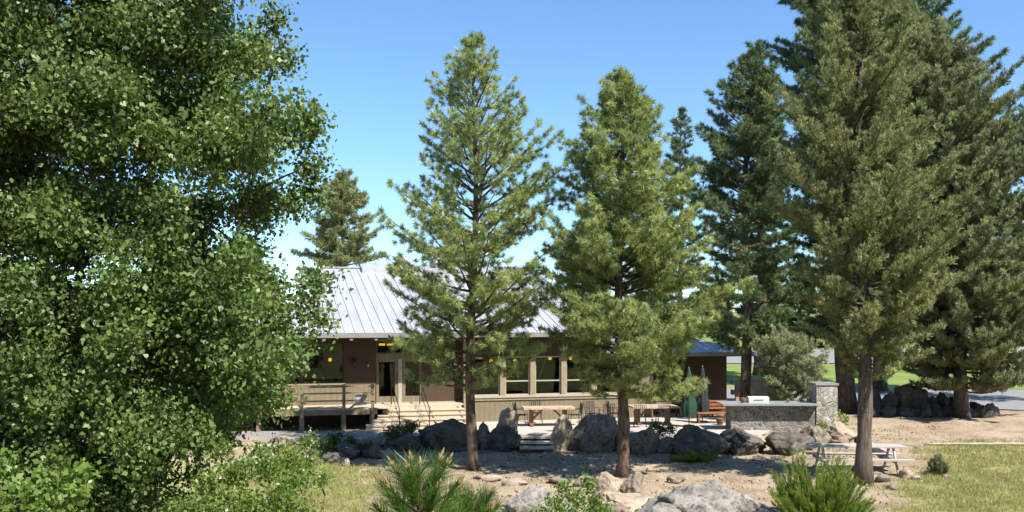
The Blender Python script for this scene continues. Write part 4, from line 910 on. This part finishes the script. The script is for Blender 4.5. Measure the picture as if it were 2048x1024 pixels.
# benches under wing
def bench(x, Y, L_, label, m='orange', rz_=0):
    X = (x-1024)/F*Y; r = empty('patio_bench', (X, Y, .034), rz_, label, 'bench')
    MB().box((-L_/2, -.2, .40), (L_/2, .2, .46)).build('seat', M[m], r)
    for z in (.58, .72, .86): MB().box((-L_/2, .2, z), (L_/2, .23, z+.09)).build('back_slat', M[m], r)
    for s_ in (-1, 1):
        MB().box((s_*L_*.45-.03, -.18, 0), (s_*L_*.45+.03, -.12, .4)).build('leg', M['redwood'], r); MB().box((s_*L_*.45-.03, .235, 0), (s_*L_*.45+.03, .285, .95)).build('leg', M['redwood'], r)
    return r
bench(1425, 41.0, 1.3, 'orange brown wooden bench between the umbrellas and the stone counter')
bench(1330, 43.5, 1.5, 'brown slatted bench against the wing wall behind the pale topped table', 'rail', HA)
bench(1400, 43.6, 1.2, 'brown slatted bench behind the closed umbrellas', 'rail', HA)
# barrel grill at shade wall: omitted detail -> low iron planter
# stone counter + pillar
sc_ = empty('stone_counter', (px(1540, 0, 39).x, 39, 0), 0, 'outdoor fieldstone counter with grey slab top right of the umbrellas', 'counter')
def lx(x, Y=39.0): return (x-1024)/F*Y-sc_.location.x
zt = EYE-(806-HOR)/F*38.6
MB().box((lx(1456), -.55, -.5), (lx(1622), .45, zt-.07)).build('stone_base', M['masonryshade'], sc_)
MB().slab([(lx(1436), -.92, zt), (lx(1626), -.92, zt), (lx(1626), .6, zt), (lx(1436), .6, zt)], .07).build('slab_top', M['slabtop'], sc_)
pil = empty('stone_pillar', (px(1650, 0, 38.6).x, 38.9, 0), 0, 'pale fieldstone pillar closing the right end of the counter', 'pillar')
pxl = lambda x: (x-1024)/F*38.6-pil.location.x
z1 = EYE-(770-HOR)/F*38.6
MB().box((pxl(1630), -.5, -.5), (pxl(1672), .5, z1)).build('pillar_block', M['masonry'], pil)
MB().box((pxl(1628), -.54, z1+.003), (pxl(1674), .54, z1+.08)).build('pillar_cap', M['slabtop'], pil)
chm = MB(); x0_, x1_ = (1622-1024)/F*41.5, (1637-1024)/F*41.5; chm.box((x0_, 41.3, 0), (x1_, 42.1, EYE-(715-HOR)/F*41.3)); chm.box((x0_-.06, 41.24, EYE-(715-HOR)/F*41.3+.002), (x1_+.06, 42.16, EYE-(715-HOR)/F*41.3+.09))
tag(chm.build('stone_chimney', M['masonry']), 'short stone chimney of the outdoor hearth behind the small juniper', 'chimney')
# things on the counter
def put(mb, name, m, loc, label, cat, rz_=0):
    o = mb.build(name, M[m]); o.location = loc; o.rotation_euler = (0, 0, rz_); return tag(o, label, cat)
Xc = (1515-1024)/F*38.9
gr_ = empty('counter_grill', (Xc, 38.9, zt), 0, 'white lidded box grill on top of the stone counter', 'grill')
gb_ = MB(); gb_.slab([(-.40,-.25,.14), (.40,-.25,.14), (.40,.25,.14), (-.40,.25,.14)], .138); gb_.build('body', M['white'], gr_)
ld = MB(); n_ = 7; prof_ = [(-.25, .142)]+[(-.25*math.cos(math.pi*i/n_), .145+.10*math.sin(math.pi*i/n_)) for i in range(1, n_)]+[(.25, .142)]
for s_ in (-.4, .4): ld.poly([(s_, p[0], p[1]) for p in (prof_ if s_ > 0 else prof_[::-1])])
for i in range(n_): ld.poly([(-.4, *prof_[i]), (.4, *prof_[i]), (.4, *prof_[i+1]), (-.4, *prof_[i+1])])
ld.build('lid', M['white'], gr_); MB().tube([(-.2,-.29,.16), (.2,-.29,.16)], .012, 6).build('handle', M['iron'], gr_)
pot = lambda r_, h: MB().tube([(0,0,0), (0,0,h*.5), (0,0,h*.92), (0,0,h)], [r_*.7, r_*.95, r_, r_*.8], 14)
put(pot(.12, .2), 'clay_pot', 'cone', ((1485-1024)/F*38.8, 38.7, zt+.002), 'brown round pot left of the white grill on the counter', 'pot')
put(pot(.07, .16), 'metal_can', 'greycloth', ((1574-1024)/F*38.8, 38.7, zt+.002), 'small silver can near the right end of the counter', 'can')
put(pot(.16, .28), 'clay_pot', 'cone', ((1440-1024)/F*40.4, 40.4, .034), 'rust red pot standing on the patio by the counter', 'pot')
# terraced block wall behind, in the sun
for i, (x0, x1, Y, zb, zt_, lab) in enumerate(((1472, 1560, 46.0, 0, .75, 'lower tan block retaining wall behind the dark pine trunk'), (1472, 1552, 47.6, 0, 1.35, 'upper tan block retaining wall behind the lower one'))):
    bw = MB(); X0 = (x0-1024)/F*Y; X1 = (x1-1024)/F*Y; rnd = random.Random(i); z = zb; row = 0
    while z < zt_-.05:
        x = X0-(.2 if row % 2 else 0)
        while x < X1: w_ = rnd.uniform(.35, .55); bw.box((x, Y+rnd.uniform(-.03, .03), z), (x+w_-.015, Y+.3, z+.235)); x += w_
        z += .24; row += 1
    tag(bw.build('retaining_wall', M['warmrock']), lab, 'wall')
# weathered picnic table on the slope
Yp = 31.3; Xp = (1712-1024)/F*Yp; zp = g1(Xp, Yp)
pt = empty('picnic_table', (Xp, Yp, zp), R(-4), 'weathered grey wooden picnic table behind the juniper trunk', 'picnic table')
zt_ = EYE-(890-HOR)/F*Yp-zp; LH = 1.5
for j in range(5): MB().box((-LH, -.38+.155*j, zt_-.04), (LH, -.38+.155*j+.145, zt_)).build('top_plank', M['weathered'], pt)
for s_ in (-1, 1):
    for j in range(2): MB().box((-LH+.1, s_*.72-.14+.15*j, .40*zt_/.75), (LH+.08, s_*.72-.14+.15*j+.14, .40*zt_/.75+.04)).build('bench_plank', M['weathered'], pt)
    MB().beam((s_*1.1, -.75, 0), (s_*1.1, -.2, zt_-.05), .05, .1).build('leg', M['weathered'], pt)
    MB().beam((s_*1.1, .75, 0), (s_*1.1, .2, zt_-.05), .05, .1).build('leg', M['weathered'], pt)
    MB().box((s_*1.1-.075, -.85, .40*zt_/.75-.1), (s_*1.1-.03, .85, .40*zt_/.75-.003)).build('cross_beam', M['weathered'], pt)
